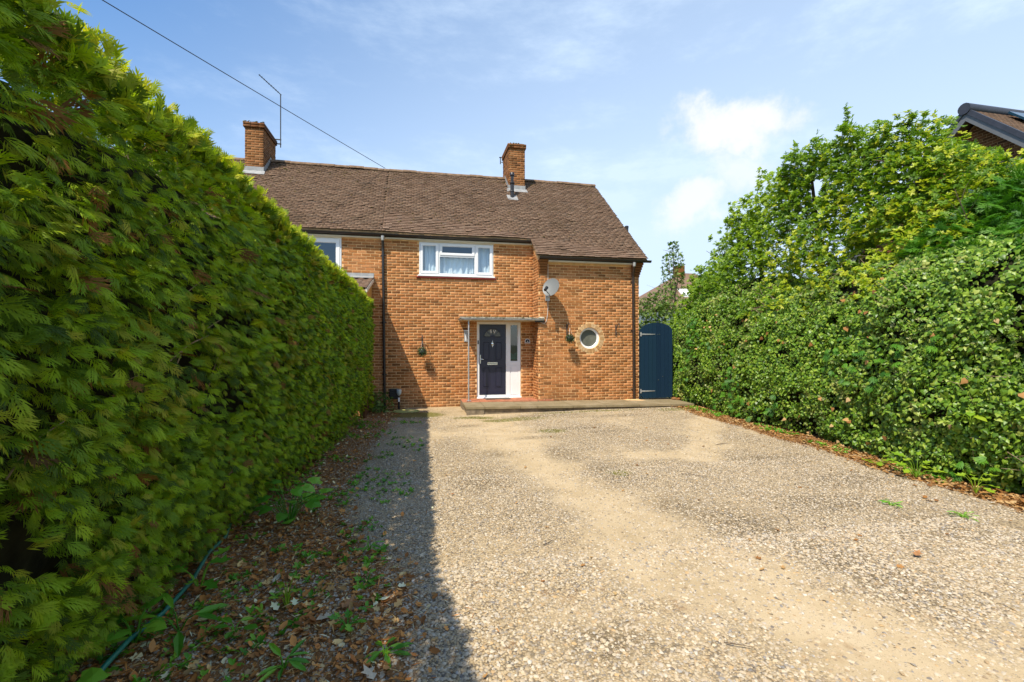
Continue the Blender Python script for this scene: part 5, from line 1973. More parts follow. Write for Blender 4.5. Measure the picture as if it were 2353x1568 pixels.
ys = np.linspace(IY0, IY1, 60)
cv, cf = [], []
n_ = 18
for y in ys:
    tz = float(iv_top(y))
    for u in np.linspace(0, 1, 15):
        cv.append((float(iv_face(y, u * tz)) + 0.24, y, -0.05 + u * tz))
    cv += [(float(rh_base(y)) + 1.2, y, tz + 0.2), (float(rh_base(y)) + 1.6, y, tz), (float(rh_base(y)) + 1.6, y, -0.05)]
for i in range(len(ys) - 1):
    for k in range(n_ - 1):
        a = i * n_ + k
        cf.append((a, a + n_, a + n_ + 1, a + 1))
cf.append(tuple(range(n_)))
cf.append(tuple(range(len(ys) * n_ - 1, (len(ys) - 1) * n_ - 1, -1)))
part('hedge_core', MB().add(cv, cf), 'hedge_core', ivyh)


def leafy(n, y0, y1, kind):
    y = rng.uniform(y0, y1, n)
    z = rng.random(n) * 1.06 * iv_top(y) + 0.01
    dep = rng.random(n) ** 1.2 * 0.20
    x = iv_face(y, z) + dep - 0.01
    m = fbm(y, z, 1.1, 81)
    sel = {'ivy': m > 0.43 - 0.1 * sstep(8, 4, y), 'small': m <= 0.50}[kind]
    sel = sel | (rng.random(n) < 0.12)
    sel &= (fbm(y, z + 0.3 * y, 3.6, 83, 2) + rng.normal(size=n) * 0.05 > 0.385) | (rng.random(n) < 0.15)
    return x[sel], y[sel], z[sel]


IVN = np.array([[-0.72, -0.22, 0.62]])


def ivy_rot(n):
    nn_ = IVN + rng.normal(size=(n, 3)) * 0.42
    d = np.array([[-0.30, 0.0, -0.75]]) + rng.normal(size=(n, 3)) * np.array([0.3, 0.6, 0.35])
    return frames(d, nn_)


for n, y0, y1, s0, s1 in ((44000, 2.6, 6.2, 0.026, 0.062), (38000, 6.0, 9.4, 0.028, 0.060), (26000, 9.2, IY1, 0.030, 0.058)):
    x, y, z = leafy(n, y0, y1, 'ivy')
    scatter('ivy_leaves', IVY if y0 < 3 else IVY4, np.stack([x, y, z], 1), ivy_rot(len(x)), rng.uniform(s0, s1, len(x)), 'ivy', ivyh)
for n, y0, y1 in ((5200, 2.6, 7.0), (6500, 6.8, IY1)):
    x, y, z = leafy(n, y0, y1, 'small')
    d = np.array([[-0.8, -0.2, 0.55]]) + rng.normal(size=(len(x), 3)) * 0.55
    scatter_multi('foliage', ROS_S, np.stack([x - .01, y, z], 1), frames(d, rng.normal(size=(len(x), 3))), rng.uniform(0.026, 0.045, len(x)), 'small_leaf', ivyh)
ivm = tmpl_mesh('leaf', IVY, 'ivy')
for k in range(290):
    y = 3.6 + 2.6 * random.random() ** 1.2
    z = random.uniform(0.08, 2.6)
    x = float(iv_face(y, z)) - 0.02
    inst('leaf', ivm, ivyh, (x, y, z), Matrix(ivy_rot(1)[0].tolist()).to_euler(), (random.uniform(0.050, 0.075),) * 3)
# conifer sprigs and dry twigs poking out of the ivy
n = 900
y = rng.uniform(3.2, 11.5, n)
z = rng.random(n) * iv_top(y)
m = fbm(y, z, 0.7, 91)
kp = m > 0.60
y, z = y[kp], z[kp]
x = iv_face(y, z) - 0.02
scatter_multi('foliage', FR_LO + FR_HI[:1], np.stack([x, y, z], 1), spray_frames(len(x), z, iv_top(y) * 2, (-1, -0.2, 0.1)), rng.uniform(0.08, 0.17, len(x)), 'conifer_dark', ivyh)
tw = MB()
for (cy, cz, nn_) in ((8.76, 2.75, 26), (8.9, 2.3, 14), (6.3, 3.2, 10), (5.4, 2.6, 8), (4.4, 1.1, 6), (10.2, 2.9, 8), (7.2, 3.1, 12), (3.95, 0.35, 10)):
    for k in range(nn_):
        y = cy + random.gauss(0, .22)
        z = cz + random.gauss(0, .18)
        x = float(iv_face(y, z)) + 0.03
        L = random.uniform(0.1, 0.3)
        tw.tube([(x, y, z), (x - 0.04, y + random.uniform(-.5, .5) * L, z + random.uniform(-.2, .7) * L), (x - 0.09, y + random.uniform(-1, 1) * L, z + random.uniform(-.3, 1.0) * L)], [0.005, 0.0035, 0.002], 4)
part('twigs', tw, 'twig', ivyh, kind='stuff')
n = 60
y = rng.uniform(3.2, 11.5, n)
z = rng.random(n) * iv_top(y) * 0.95
x = iv_face(y, z) - 0.02
scatter('dead_leaves', IVY, np.stack([x, y, z], 1), ivy_rot(n), rng.uniform(0.05, 0.085, n), 'litter_orange', ivyh)


# ------------------------------------------------------------------ trees behind the ivy
def crown(root, n, yfun, tops, xr, zlo, mat, s0, s1, spikes=()):
    ty, tz = [p[0] for p in tops], [p[1] for p in tops]
    y = yfun(n)
    zt = np.interp(y, ty, tz) + (fbm(y, y * 0 + 5, 1.5, 101) - 0.5) * 0.7 + (fbm(y, y * 0 + 9, 5.0, 111) - 0.5) * 0.55
    u = rng.random(n) ** 0.75
    z = zlo(y) + u * (zt - zlo(y))
    front = xr[0](y) + (xr[1](y) - xr[0](y)) * np.clip((z - 2.3) / np.maximum(zt - 2.3, 0.3), 0, 1) ** 0.9
    clump = fbm(y * 1.0, z * 1.0, 1.5, 121)
    dep = rng.random(n) ** 1.3 * 1.0
    x = front + dep + (0.5 - clump) * 0.75
    keep = (clump + rng.normal(size=n) * 0.05 > 0.36) | (rng.random(n) < 0.25)
    # a small window of sky through the leaves
    kh = ~((np.hypot((y / x - 0.985) / 0.020, ((z - CAM_Z) / x - 0.400) / 0.026) < 1))
    keep &= kh
    x, y, z = x[keep], y[keep], z[keep]
    P = np.stack([x, y, z], 1)
    for (sx, sy, sz, h, k) in spikes:
        t = rng.random(k)
        P = np.concatenate([P, np.stack([sx + rng.normal(size=k) * .05 * (1.2 - t), sy + rng.normal(size=k) * .07 * (1.2 - t) + t * 0.1 * h, sz + t * h], 1)])
    m = len(P)
    d = np.array([[-0.45, -0.25, 0.75]]) + rng.normal(size=(m, 3)) * 0.45
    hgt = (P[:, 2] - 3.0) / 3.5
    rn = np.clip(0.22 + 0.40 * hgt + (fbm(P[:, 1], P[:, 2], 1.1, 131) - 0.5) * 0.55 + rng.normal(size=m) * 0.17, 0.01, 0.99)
    return scatter_multi('crown', ROS, P, frames(d, rng.normal(size=(m, 3))), rng.uniform(s0, s1, m), mat, root, rn)


def limbs(root, spec):
    tb = MB()
    for b, t, r0, br in spec:
        b, t = Vector(b), Vector(t)
        mid = b.lerp(t, 0.5) + Vector((random.uniform(-.1, .1), random.uniform(-.1, .1), 0))
        tb.tube([tuple(b), tuple(mid), tuple(t)], [r0, r0 * 0.7, r0 * 0.25], 7)
        for k in range(br):
            f = random.uniform(0.4, 0.95)
            p = b.lerp(t, f)
            e = p + Vector((random.uniform(-.6, .3), random.uniform(-.6, .6), random.uniform(.2, .6)))
            tb.tube([tuple(p), tuple(p.lerp(e, .5) + Vector((0, 0, .05))), tuple(e)], [r0 * 0.24, r0 * 0.15, r0 * 0.06], 5)
    part('trunk', tb, 'bark', root, True)


tree1 = thing('lime_green_tree', 'tall lime green broadleaf tree above the ivy, its top shoot against the sky', 'tree', (8.6, 7.2, 0))
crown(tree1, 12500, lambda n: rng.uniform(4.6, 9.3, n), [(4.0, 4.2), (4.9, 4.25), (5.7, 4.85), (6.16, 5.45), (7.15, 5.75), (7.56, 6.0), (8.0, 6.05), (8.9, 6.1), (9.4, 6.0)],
      (lambda y: rh_base(y) + 0.12, lambda y: 8.35 + 0 * y), lambda y: iv_top(y) - 0.85, 'lime', 0.048, 0.082, ((8.45, 7.50, 5.55, 1.0, 46), (8.45, 6.35, 5.2, 0.6, 16), (8.5, 5.95, 5.0, 0.5, 12), (8.4, 6.9, 5.6, 0.4, 12), (8.4, 8.2, 5.95, 0.35, 10), (8.4, 8.8, 5.95, 0.4, 12), (8.1, 5.3, 4.5, 0.45, 12)))
limbs(tree1, [((8.7, 7.2, 0), (8.6, 7.4, 5.6), 0.11, 9), ((8.7, 6.3, 0), (8.5, 6.2, 5.0), 0.09, 8), ((8.8, 8.4, 0), (8.6, 8.6, 5.6), 0.10, 9), ((8.6, 5.3, 0), (8.5, 5.2, 3.9), 0.06, 4)])
tree2 = thing('yellow_green_tree', 'lower yellow green broadleaf tree over the far end of the ivy hedge', 'tree', (8.8, 11.0, 0))
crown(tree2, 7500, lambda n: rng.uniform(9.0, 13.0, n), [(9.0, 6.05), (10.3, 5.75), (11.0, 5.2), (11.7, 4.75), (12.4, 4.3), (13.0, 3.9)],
      (lambda y: rh_base(y) + 0.12, lambda y: 8.35 + 0 * y), lambda y: iv_top(y) - 0.8, 'lime', 0.048, 0.080, ((8.4, 9.9, 5.7, 0.45, 12), (8.4, 10.9, 5.1, 0.4, 10), (8.45, 11.9, 4.6, 0.35, 9)))
limbs(tree2, [((8.9, 10.2, 0), (8.7, 10.3, 5.2), 0.10, 8), ((8.9, 11.6, 0), (8.7, 11.6, 4.4), 0.08, 7)])

con = thing('dark_conifer', 'dark green feathery conifer growing at the right end of the ivy hedge', 'conifer', (8.2, 4.6, 0))
n = 2600
y = rng.uniform(3.3, 5.6, n)
z = 2.9 + rng.random(n) * np.interp(y, [3.3, 4.3, 4.9, 5.6], [1.0, 1.25, 1.1, 0.5])
x = 7.25 + (z - 2.9) * 0.75 + rng.random(n) * 0.5 + (fbm(y, z, 2.2, 141) - .5) * .5
kp = fbm(y, z, 1.6, 142) > 0.42
x, y, z = x[kp], y[kp], z[kp]
d = np.array([[-0.8, 0.1, 0.35]]) + rng.normal(size=(len(x), 3)) * np.array([.4, .6, .45])
scatter_multi('foliage', FR_HI, np.stack([x, y, z], 1), frames(d, np.array([[-.3, 0, 1]]) + rng.normal(size=(len(x), 3)) * .5), rng.uniform(0.12, 0.24, len(x)), 'conifer_dark', con)
limbs(con, [((8.5, 4.6, 0), (8.4, 4.6, 3.7), 0.07, 6), ((8.0, 4.9, 2.5), (7.6, 5.15, 4.0), 0.014, 4)])

# ------------------------------------------------------------------ behind the gate
far = thing('distant_house', 'distant white house with brown hipped roof beyond the side gate', 'house', (19.5, 34, 0))
fb = MB()
part('wall', MB().box(17.6, 27.4, 31, 39, -0.1, 4.35), 'render_white', far)
part('roof', MB().add([(17.0, 30.3, 4.3), (28.0, 30.3, 4.3), (28.0, 39.7, 4.3), (17.0, 39.7, 4.3), (21.9, 35, 7.75), (23.2, 35, 7.75)], [(0, 1, 5, 4), (1, 2, 5), (2, 3, 4, 5), (3, 0, 4), (0, 3, 2, 1)]), 'far_roof', far)
part('roof_window', MB().add([(20.1, 31.75, 5.48), (21.1, 31.75, 5.48), (21.1, 32.6, 6.10), (20.1, 32.6, 6.10), (20.1, 31.75, 5.3), (21.1, 31.75, 5.3), (21.1, 32.6, 5.95), (20.1, 32.6, 5.95)],
                             [(0, 1, 2, 3), (0, 4, 5, 1), (1, 5, 6, 2), (2, 6, 7, 3), (3, 7, 4, 0)]), 'upvc', far)
fwn = part('window', frame_rect(MB(), 20.0, 21.4, 2.4, 3.7, 0.08, 30.94, 31.02), 'upvc', far)
part('pane', MB().box(20.08, 21.32, 30.97, 30.99, 2.48, 3.62), 'glass_dark', fwn)
part('chimney', MB().box(21.3, 21.9, 34.4, 35.2, 6.8, 8.3), 'brick_sooty', far)
part('porch_roof', MB().extrude([(29.3, 3.35), (31, 3.9), (31, 3.75), (29.3, 3.2)], 'x', 19.6, 26), 'far_roof', far)


def shrub(root, n, c, rad, s0, s1, mat, zmin=0.0, clump=1.6):
    d = rng.normal(size=(n, 3))
    d /= np.linalg.norm(d, axis=1, keepdims=True)
    r = rng.random(n) ** 0.45
    p = d * r[:, None] * np.array(rad) + np.array(c)
    m = fbm(p[:, 0] + p[:, 1], p[:, 2], clump, 151)
    k = (p[:, 2] > zmin) & ((m > 0.40) | (rng.random(n) < 0.3))
    p = p[k]
    dd = d[k] + rng.normal(size=(len(p), 3)) * .6 + np.array([[0, 0, .4]])
    return scatter_multi('crown', ROS_S, p, frames(dd, rng.normal(size=(len(p), 3))), rng.uniform(s0, s1, len(p)), mat, root)


slim = thing('slim_tree', 'slim upright young tree standing beyond the side gate', 'tree', (11.8, 19.5, 0))
n = 620
t = rng.random(n)
rad = np.interp(t, [0, 0.3, 0.8, 1], [0.60, 0.55, 0.50, 0.22])
a = rng.random(n) * 6.283
rr = rad * np.sqrt(rng.random(n))
P = np.stack([11.8 + rr * np.cos(a), 19.5 + rr * np.sin(a), 3.0 + t * 3.55], 1)
kp = fbm(P[:, 0] * 1.2 + P[:, 1], P[:, 2], 1.8, 161) > 0.47
P = P[kp]
dd = np.array([[0, 0, .8]]) + rng.normal(size=(len(P), 3)) * .6
scatter_multi('crown', ROS_S, P, frames(dd, rng.normal(size=(len(P), 3))), rng.uniform(0.06, 0.10, len(P)), 'bg_leaf', slim)
limbs(slim, [((11.8, 19.5, 0), (11.8, 19.5, 6.3), 0.06, 9), ((11.8, 19.5, 3.2), (12.15, 19.6, 6.2), 0.03, 5), ((11.8, 19.5, 3.0), (11.5, 19.4, 5.8), 0.03, 5)])
sh1 = thing('garden_shrub', 'loose green shrub between the house corner and the slim tree', 'shrub', (9.3, 16.5, 0))
shrub(sh1, 2300, (9.15, 16.4, 2.35), (1.0, 0.9, 1.45), 0.05, 0.085, 'bg_leaf', 0.1)
shrub(sh1, 120, (9.75, 16.6, 3.7), (0.45, 0.5, 0.75), 0.05, 0.08, 'bg_leaf', 0.1, 3.0)
limbs(sh1, [((9.2, 16.5, 0), (9.2, 16.4, 3.2), 0.05, 9), ((9.3, 16.5, 0.4), (9.75, 16.6, 4.2), 0.03, 5)])
sh2 = thing('back_hedge', 'low leafy hedge in the garden right behind the blue gate', 'hedge', (9.2, 15.2, 0))
shrub(sh2, 2200, (8.9, 14.6, 1.3), (1.35, 0.9, 1.30), 0.045, 0.075, 'small_leaf', 0.05)
limbs(sh2, [((8.9, 14.6, 0), (8.8, 14.6, 1.8), 0.05, 8)])

# ------------------------------------------------------------------ gable house at the right
gab = thing('gabled_house', 'brick gable with dark bargeboards and solar panel rising behind the lime tree', 'house', (17, 9.2, 0))
GXF = 14.4
PKY, PKZ = 9.50, 8.05
gs = 1.02
gwl = MB()
gwl.extrude([(PKY - 5, -0.1), (PKY + 5, -0.1), (PKY + 5, PKZ - 0.35 - 5 * gs + 0.01), (PKY, PKZ - 0.35), (PKY - 5, PKZ - 0.35 - 5 * gs + 0.01)], 'x', GXF + 0.35, GXF + 8)
gw_ = part('wall', gwl, 'mortar_old', gab)
rows = brick_rows(PKY - 3.2, PKY + 3.2, 4.2, PKZ - 0.4, lambda z: [(-99, PKY - (PKZ - 0.40 - z) / gs), (PKY + (PKZ - 0.40 - z) / gs, 99), (PKY - 1.15, PKY + 0.55) if 5.2 < z < 6.45 else (98, 99)], 0.0)
single = sorted(range(len(rows)), key=lambda i: abs(rows[i][0] - (PKY - 1.5)) + abs(rows[i][1] - 6.0))[:110]
gbm = bpy.data.meshes.new('brick')
gbm.from_pydata([(v[1] * 0.014, -v[0] * BL, v[2] * BH) for v in BT[0]], [], BT[1])
gbm.materials.append(M['brick_dark'])
sset = set(single)
P, Q, S = [], [], []
for i, (u, z, L) in enumerate(rows):
    if i in sset:
        inst('brick', gbm, gw_, (GXF + 0.35 - 0.008, u, z), None, (1, L / BL, 1))
    else:
        P.append((GXF + 0.35 - 0.008, u, z))
        Q.append([[0, 1, 0], [-1, 0, 0], [0, 0, 1.0]])
        S.append((L, 0.014, BH))
scatter('brickwork', BT, P, np.array(Q), np.array(S), 'brick_dark', gw_)
gwn = part('window', MB().box(GXF + 0.30, GXF + 0.36, PKY - 1.14, PKY + 0.54, 5.22, 6.42), 'barge', gab)
part('pane', MB().box(GXF + 0.285, GXF + 0.298, PKY - 1.05, PKY - 0.30, 5.30, 6.34), 'glass', gwn)
part('pane', MB().box(GXF + 0.285, GXF + 0.298, PKY - 0.22, PKY + 0.46, 5.30, 6.34), 'glass', gwn)
rf = MB()
for sd in (-1, 1):
    rf.extrude([(PKY, PKZ - 0.02), (PKY + sd * 5.6, PKZ - 0.02 - 5.6 * gs), (PKY + sd * 5.6, PKZ - 0.20 - 5.6 * gs), (PKY, PKZ - 0.20)][::sd], 'x', GXF + 0.05, GXF + 9)
grf = part('roof', rf, 'far_roof', gab)
P, Q, S = [], [], []
gal = math.atan(gs)
for k in range(34):
    for i in range(38):
        s = k * 0.105
        xx = GXF + 0.12 + i * 0.17 + (k % 2) * 0.085
        yy, zz = PKY - s * math.cos(gal), PKZ - s * math.sin(gal)
        P.append((xx, yy - 0.10 * math.cos(gal), zz - 0.10 * math.sin(gal) + 0.01))
        pt = gal - 0.06 + random.uniform(-.015, .015)
        c, sn = math.cos(pt), math.sin(pt)
        Q.append([[1, 0, 0], [0, c, -sn], [0, sn, c]])
        S.append((0.165, 0.19, 0.013))
scatter('roof_tiling', TT, P, np.array(Q), np.array(S), 'tile', grf)
for sd in (-1, 1):
    bb = MB()
    bb.extrude([(PKY, PKZ + 0.05), (PKY + sd * 5.65, PKZ + 0.05 - 5.65 * gs), (PKY + sd * 5.65, PKZ - 0.11 - 5.65 * gs), (PKY, PKZ - 0.11)][::sd], 'x', GXF - 0.03, GXF + 0.05)
    part('bargeboard', bb, 'barge', gab)
    bb = MB()
    bb.extrude([(PKY, PKZ - 0.11), (PKY + sd * 5.65, PKZ - 0.11 - 5.65 * gs), (PKY + sd * 5.65, PKZ - 0.32 - 5.65 * gs), (PKY, PKZ - 0.32)][::sd], 'x', GXF, GXF + 0.04)
    part('bargeboard', bb, 'barge_grey', gab)
rc = MB()
rc.tube([(GXF - 0.05, PKY, PKZ + 0.0), (GXF + 9, PKY, PKZ + 0.0)], 0.15, 14)
part('ridge_cap', rc, 'barge', gab, True)
sp = MB()
so, sx0, sx1 = 0.14, GXF + 1.1, GXF + 4.6
u0, u1 = 0.25, 1.95


def spt(x, s, off):
    return (x, PKY - s * math.cos(gal) - off * math.sin(gal), PKZ - s * math.sin(gal) + off * math.cos(gal))


sp.add([spt(sx0, u0, so), spt(sx1, u0, so), spt(sx1, u1, so), spt(sx0, u1, so), spt(sx0, u0, so - .05), spt(sx1, u0, so - .05), spt(sx1, u1, so - .05), spt(sx0, u1, so - .05)],
       [(0, 1, 2, 3)[::-1], (4, 5, 6, 7), (0, 4, 5, 1), (3, 2, 6, 7), (0, 3, 7, 4), (1, 5, 6, 2)])
part('solar_panel', sp, 'solar', gab)
cl = MB()
for s in (0.7, 1.5):
    cl.add([spt(sx0 + .2, s, so - .05), spt(sx0 + .25, s, so - .05), spt(sx0 + .25, s, 0.0), spt(sx0 + .2, s, 0.0)], [(0, 1, 2, 3)])
part('panel_rail', cl, 'steel', gab)


# ------------------------------------------------------------------ gravel, leaves and plants on the drive
def in_view(x, y, m=0.35):
    zc = 0.2028 * x + 0.9792 * y
    xc = 0.9792 * x - 0.2028 * y
    return (zc > 1.6) & (np.abs(xc) < zc * (1.125) + m)


def jitter_stone(seed):
    """a low pebble: six sided foot and a sloping facetted top"""
    rr = np.random.default_rng(seed)
    v = []
    for k in range(6):
        a = k * math.pi / 3 + rr.uniform(-.25, .25)
        r = rr.uniform(0.8, 1.15)
        v.append((1.2 * r * math.cos(a), 0.92 * r * math.sin(a), rr.uniform(-.25, .05)))
    v += [(rr.uniform(0.1, 0.5), rr.uniform(-.3, .3), rr.uniform(.48, .68)), (rr.uniform(-.5, -0.1), rr.uniform(-.3, .3), rr.uniform(.42, .62))]
    return v, [(0, 1, 6), (1, 2, 7, 6), (2, 3, 7), (3, 4, 7), (4, 5, 6, 7), (5, 0, 6)]


STO = [jitter_stone(s) for s in (1, 2, 3, 4)]
OCT = ([(1.2, 0, 0), (0, 0.95, 0.05), (-1.1, 0.1, 0), (0.1, -1, 0), (0.1, 0.05, 0.62)], [(0, 1, 4), (1, 2, 4), (2, 3, 4), (3, 0, 4)])


def pebbles(n, y0, y1, x0, x1, s0, s1, tm, power=2.2):
    x = rng.uniform(x0, x1, n)
    y = rng.uniform(y0, y1, n)
    c = coarse_f(x, y)
    l, r_ = litter_f(x, y)
    keep = in_view(x, y) & (rng.random(n) < np.clip(c * 1.0 + 0.26, 0, 1)) & (rng.random(n) > l * 0.45) & (rng.random(n) > r_ * 0.85)
    keep &= (x > lh_base(y) - 0.1) & (x < rh_base(y) + 0.1) & ~((y > 11.08) & (x > 1.1))
    x, y = x[keep], y[keep]
    m = len(x)
    s = s0 + (s1 - s0) * rng.random(m) ** power
    a = rng.random(m) * 6.283
    tlt = rng.normal(size=(m, 2)) * 0.35
    nn_ = np.stack([tlt[:, 0], tlt[:, 1], np.ones(m)], 1)
    rot = frames(np.stack([np.cos(a), np.sin(a), np.zeros(m)], 1), nn_)
    return scatter_multi('gravel', tm, np.stack([x, y, gz(x, y) + s * 0.12], 1), rot, s, 'stone', None)


for args in ((58000, 1.7, 3.6, -2.0, 5.5, 0.0040, 0.0150, STO), (60000, 3.4, 6.0, -1.8, 6.9, 0.0045, 0.0135, [OCT]), (60000, 5.8, 11.1, -1.5, 7.4, 0.006, 0.014, [OCT])):
    pebbles(*args)


def litter(n, side, y0, y1, mat, s0, s1):
    y = rng.uniform(y0, y1, n)
    if side == 'l':
        x = rng.uniform(-2.0, 0.55, n)
        f = litter_f(x, y)[0]
    else:
        x = rh_base(y) + 0.15 - rng.random(n) * 1.3
        f = litter_f(x, y)[1]
    keep = in_view(x, y) & (rng.random(n) < f ** 1.3 + 0.006) & (x > lh_base(y) - 0.1) & ~((y > 11.05) & (x > 1.1))
    x, y = x[keep], y[keep]
    m = len(x)
    a = rng.random(m) * 6.283
    d = np.stack([np.cos(a), np.sin(a), rng.normal(size=m) * .25], 1)
    nn_ = np.stack([rng.normal(size=m) * .45, rng.normal(size=m) * .45, np.ones(m)], 1)
    P = np.stack([x, y, gz(x, y) + 0.006 + rng.random(m) * 0.016], 1)
    return P, frames(d, nn_), rng.uniform(s0, s1, m), mat


NEED = ([(0, 0.035, 0), (0.5, 0.05, 0.04), (1, 0, 0), (0.5, -0.05, 0.04)], [(0, 1, 2, 3)])
CURL = ([(0, 0, 0.02), (0.28, 0.26, 0.10), (0.66, 0.24, 0.13), (1.0, 0.02, 0.22), (0.70, -0.26, 0.12), (0.30, -0.24, 0.05), (0.5, 0, -0.02)], [(0, 6, 2, 1), (6, 3, 2), (0, 5, 4, 6), (6, 4, 3)])
LOBE = ([(0, 0, 0), (0.22, 0.30, 0.06), (0.45, 0.16, 0.02), (0.62, 0.42, 0.10), (0.72, 0.15, 0.03), (1.05, 0.03, 0.10), (0.72, -0.15, 0.02), (0.60, -0.40, 0.12), (0.42, -0.15, 0.02), (0.20, -0.30, 0.08)],
        [(0, 8, 2), (0, 2, 1), (8, 6, 4, 2), (2, 4, 3), (6, 5, 4), (8, 7, 6), (0, 9, 8)])
for n, sd, y0, y1, mt, s0, s1, tm in ((3000, 'l', 1.7, 5.0, 'litter', 0.025, 0.075, [CURL, LOBE]), (1500, 'l', 1.7, 7.0, 'litter_orange', 0.025, 0.07, [CURL, LOBE, NEED]), (9000, 'l', 1.7, 5.0, 'litter', 0.03, 0.08, [NEED]), (9000, 'l', 4.8, 12.6, 'litter', 0.025, 0.06, [CURL, NEED, NEED]),
                                      (5200, 'r', 2.8, 6.5, 'litter_orange', 0.03, 0.075, [CURL, LOBE, NEED]), (7000, 'r', 6.2, 12.0, 'litter_orange', 0.03, 0.065, [CURL, NEED])):
    P, rot, sc, mt = litter(n, sd, y0, y1, mt, s0, s1)
    scatter_multi('leaf_litter', tm, P, rot, sc, mt, None)
# odd leaves blown over the gravel
n = 130
x = rng.uniform(0.2, 6.2, n)
y = rng.uniform(2.0, 10.8, n)
a = rng.random(n) * 6.283
scatter_multi('leaf_litter', [CURL, LOBE, NEED], np.stack([x, y, gz(x, y) + 0.012], 1), frames(np.stack([np.cos(a), np.sin(a), 0 * a], 1), np.array([[0, 0, 1.0]]) + rng.normal(size=(n, 3)) * .3), rng.uniform(0.03, 0.06, n), 'litter_orange', None)
# moss and small green weeds spreading in the gravel
P = []
for bx, by, rx, ry in MOSS:
    for k in range(int(900 * rx * ry) + 40):
        P.append((bx + random.gauss(0, rx * .7), by + random.gauss(0, ry * .7)))
P = np.array(P)
P = P[~((P[:, 1] > 11.06) & (P[:, 0] > 1.1)) & (P[:, 1] < 12.6)]
m = len(P)
GR = ([(0, -0.09, 0), (0, 0.09, 0), (0.5, 0.05, 0.45), (1, 0, 0.35)], [(0, 1, 2), (0, 2, 3)])
a = rng.random(m) * 6.283
scatter_multi('ground_moss', [GR, OVAL], np.stack([P[:, 0], P[:, 1], gz(P[:, 0], P[:, 1]) + 0.004], 1), frames(np.stack([np.cos(a), np.sin(a), 0.3 + 0 * a], 1), np.array([[0, 0, 1.0]]) + rng.normal(size=(m, 3)) * .3), rng.uniform(0.012, 0.035, m), 'moss_green', None)

# low weeds through the leaf litter and along the foot of both hedges: nobody could count these
n = 2600
y = np.concatenate([rng.uniform(1.8, 10.6, 1500), rng.uniform(3.0, 11.8, 1100)])
x = np.concatenate([lh_base(y[:1500]) + 0.05 + rng.random(1500) ** 1.4 * 1.5, rh_base(y[1500:]) - 0.02 - rng.random(1100) ** 2 * 0.30])
f = np.where(np.arange(n) < 1500, fbm(x, y, 1.8, 171) > 0.52, fbm(x, y, 1.4, 172) > 0.45)
f &= ~((np.arange(n) < 1500) & (x > 0.25))
x, y = x[f], y[f]
m = len(x)
d = np.array([[0, 0, 1.0]]) + rng.normal(size=(m, 3)) * .35
scatter_multi('low_weeds', [rosette(6, 21, 0.7), rosette(5, 22, 0.4), rosette(7, 23, 1.0)], np.stack([x, y, gz(x, y) + 0.018], 1), frames(d, rng.normal(size=(m, 3))), rng.uniform(0.022, 0.055, m), 'weed', None)


# individual plants
def plant(name, label, x, y, leaves, mat, stem_h, spread, size, tm, group=None, upright=0.6, seed=0, cat='weed'):
    rr = random.Random(seed + int(x * 100))
    z0 = float(gz(x, y)) if y < 12 else 0
    root = thing(name, label, cat, (x, y, z0), group)
    lm = tmpl_mesh('leaf', tm, mat)
    sm = MB()
    for k in range(leaves):
        a = 2.4 * k + rr.uniform(-.4, .4)
        f = rr.uniform(0.35, 1.0)
        tip = Vector((x + math.cos(a) * spread * f, y + math.sin(a) * spread * f, z0 + stem_h * rr.uniform(0.35, 1.0)))
        sm.tube([(x, y, z0 - 0.01), tuple(Vector((x, y, z0)).lerp(tip, .5) + Vector((0, 0, stem_h * .18))), tuple(tip)], [0.005, 0.0035, 0.002], 5)
        d = np.array([[math.cos(a), math.sin(a), rr.uniform(-.35, .35)]])
        rm = frames(d, np.array([[rr.uniform(-.35, .35), rr.uniform(-.5, .1), upright + .4]]))[0]
        inst('leaf', lm, root, tip, Matrix(rm.tolist()).to_euler(), (size * rr.uniform(.7, 1.15),) * 3)
    part('stem', sm, mat, root)
    return root


HEART = ([(0, 0, 0), (-0.10, 0.28, 0.02), (0.18, 0.44, 0.0), (0.55, 0.36, -0.03), (1.0, 0, -0.12), (0.55, -0.36, -0.03), (0.18, -0.44, 0.0), (-0.10, -0.28, 0.02), (0.45, 0, 0.05)],
         [(0, 8, 2, 1), (8, 4, 3, 2), (0, 7, 6, 8), (8, 6, 5, 4)])
LANCE = ([(0, 0.02, 0), (0.35, 0.13, 0.05), (0.75, 0.10, 0.04), (1.0, 0, -0.06), (0.75, -0.10, 0.04), (0.35, -0.13, 0.05), (0, -0.02, 0), (0.5, 0, 0.0)], [(0, 6, 7), (0, 7, 2, 1), (7, 3, 2), (6, 5, 4, 7), (7, 4, 3)])
plant('bramble', 'broad leaved green bramble sprawling out of the foot of the conifer hedge', -1.22, 4.75, 26, 'weed', 0.42, 0.34, 0.13, HEART, seed=1, cat='bramble')
plant('bindweed', 'round leaved weed beside the green hose near the bottom left corner', -1.62, 3.05, 9, 'weed', 0.24, 0.17, 0.115, HEART, seed=2)
plant('bindweed', 'pale heart shaped leaves at the lowest left corner under the hedge', -1.66, 2.52, 7, 'weed', 0.22, 0.15, 0.13, HEART, seed=3)
plant('dock_weed', 'long leaved dock arching over the green hose', -1.42, 3.12, 5, 'weed', 0.14, 0.16, 0.20, LANCE, seed=4)
plant('ivy_seedling', 'dark lobed leaf clump at the hedge foot just above the dock', -1.52, 3.62, 6, 'weed', 0.20, 0.14, 0.14, LOBE, seed=5)
plant('leafy_weed', 'four leaved seedling in the leaf litter right of the dock', -1.08, 3.02, 5, 'weed', 0.08, 0.07, 0.10, OVAL, seed=6)
plant('leafy_weed', 'tall stemmed seedling with pairs of small round leaves in the litter', -0.84, 3.22, 9, 'seedling', 0.20, 0.06, 0.06, OVAL, seed=7)
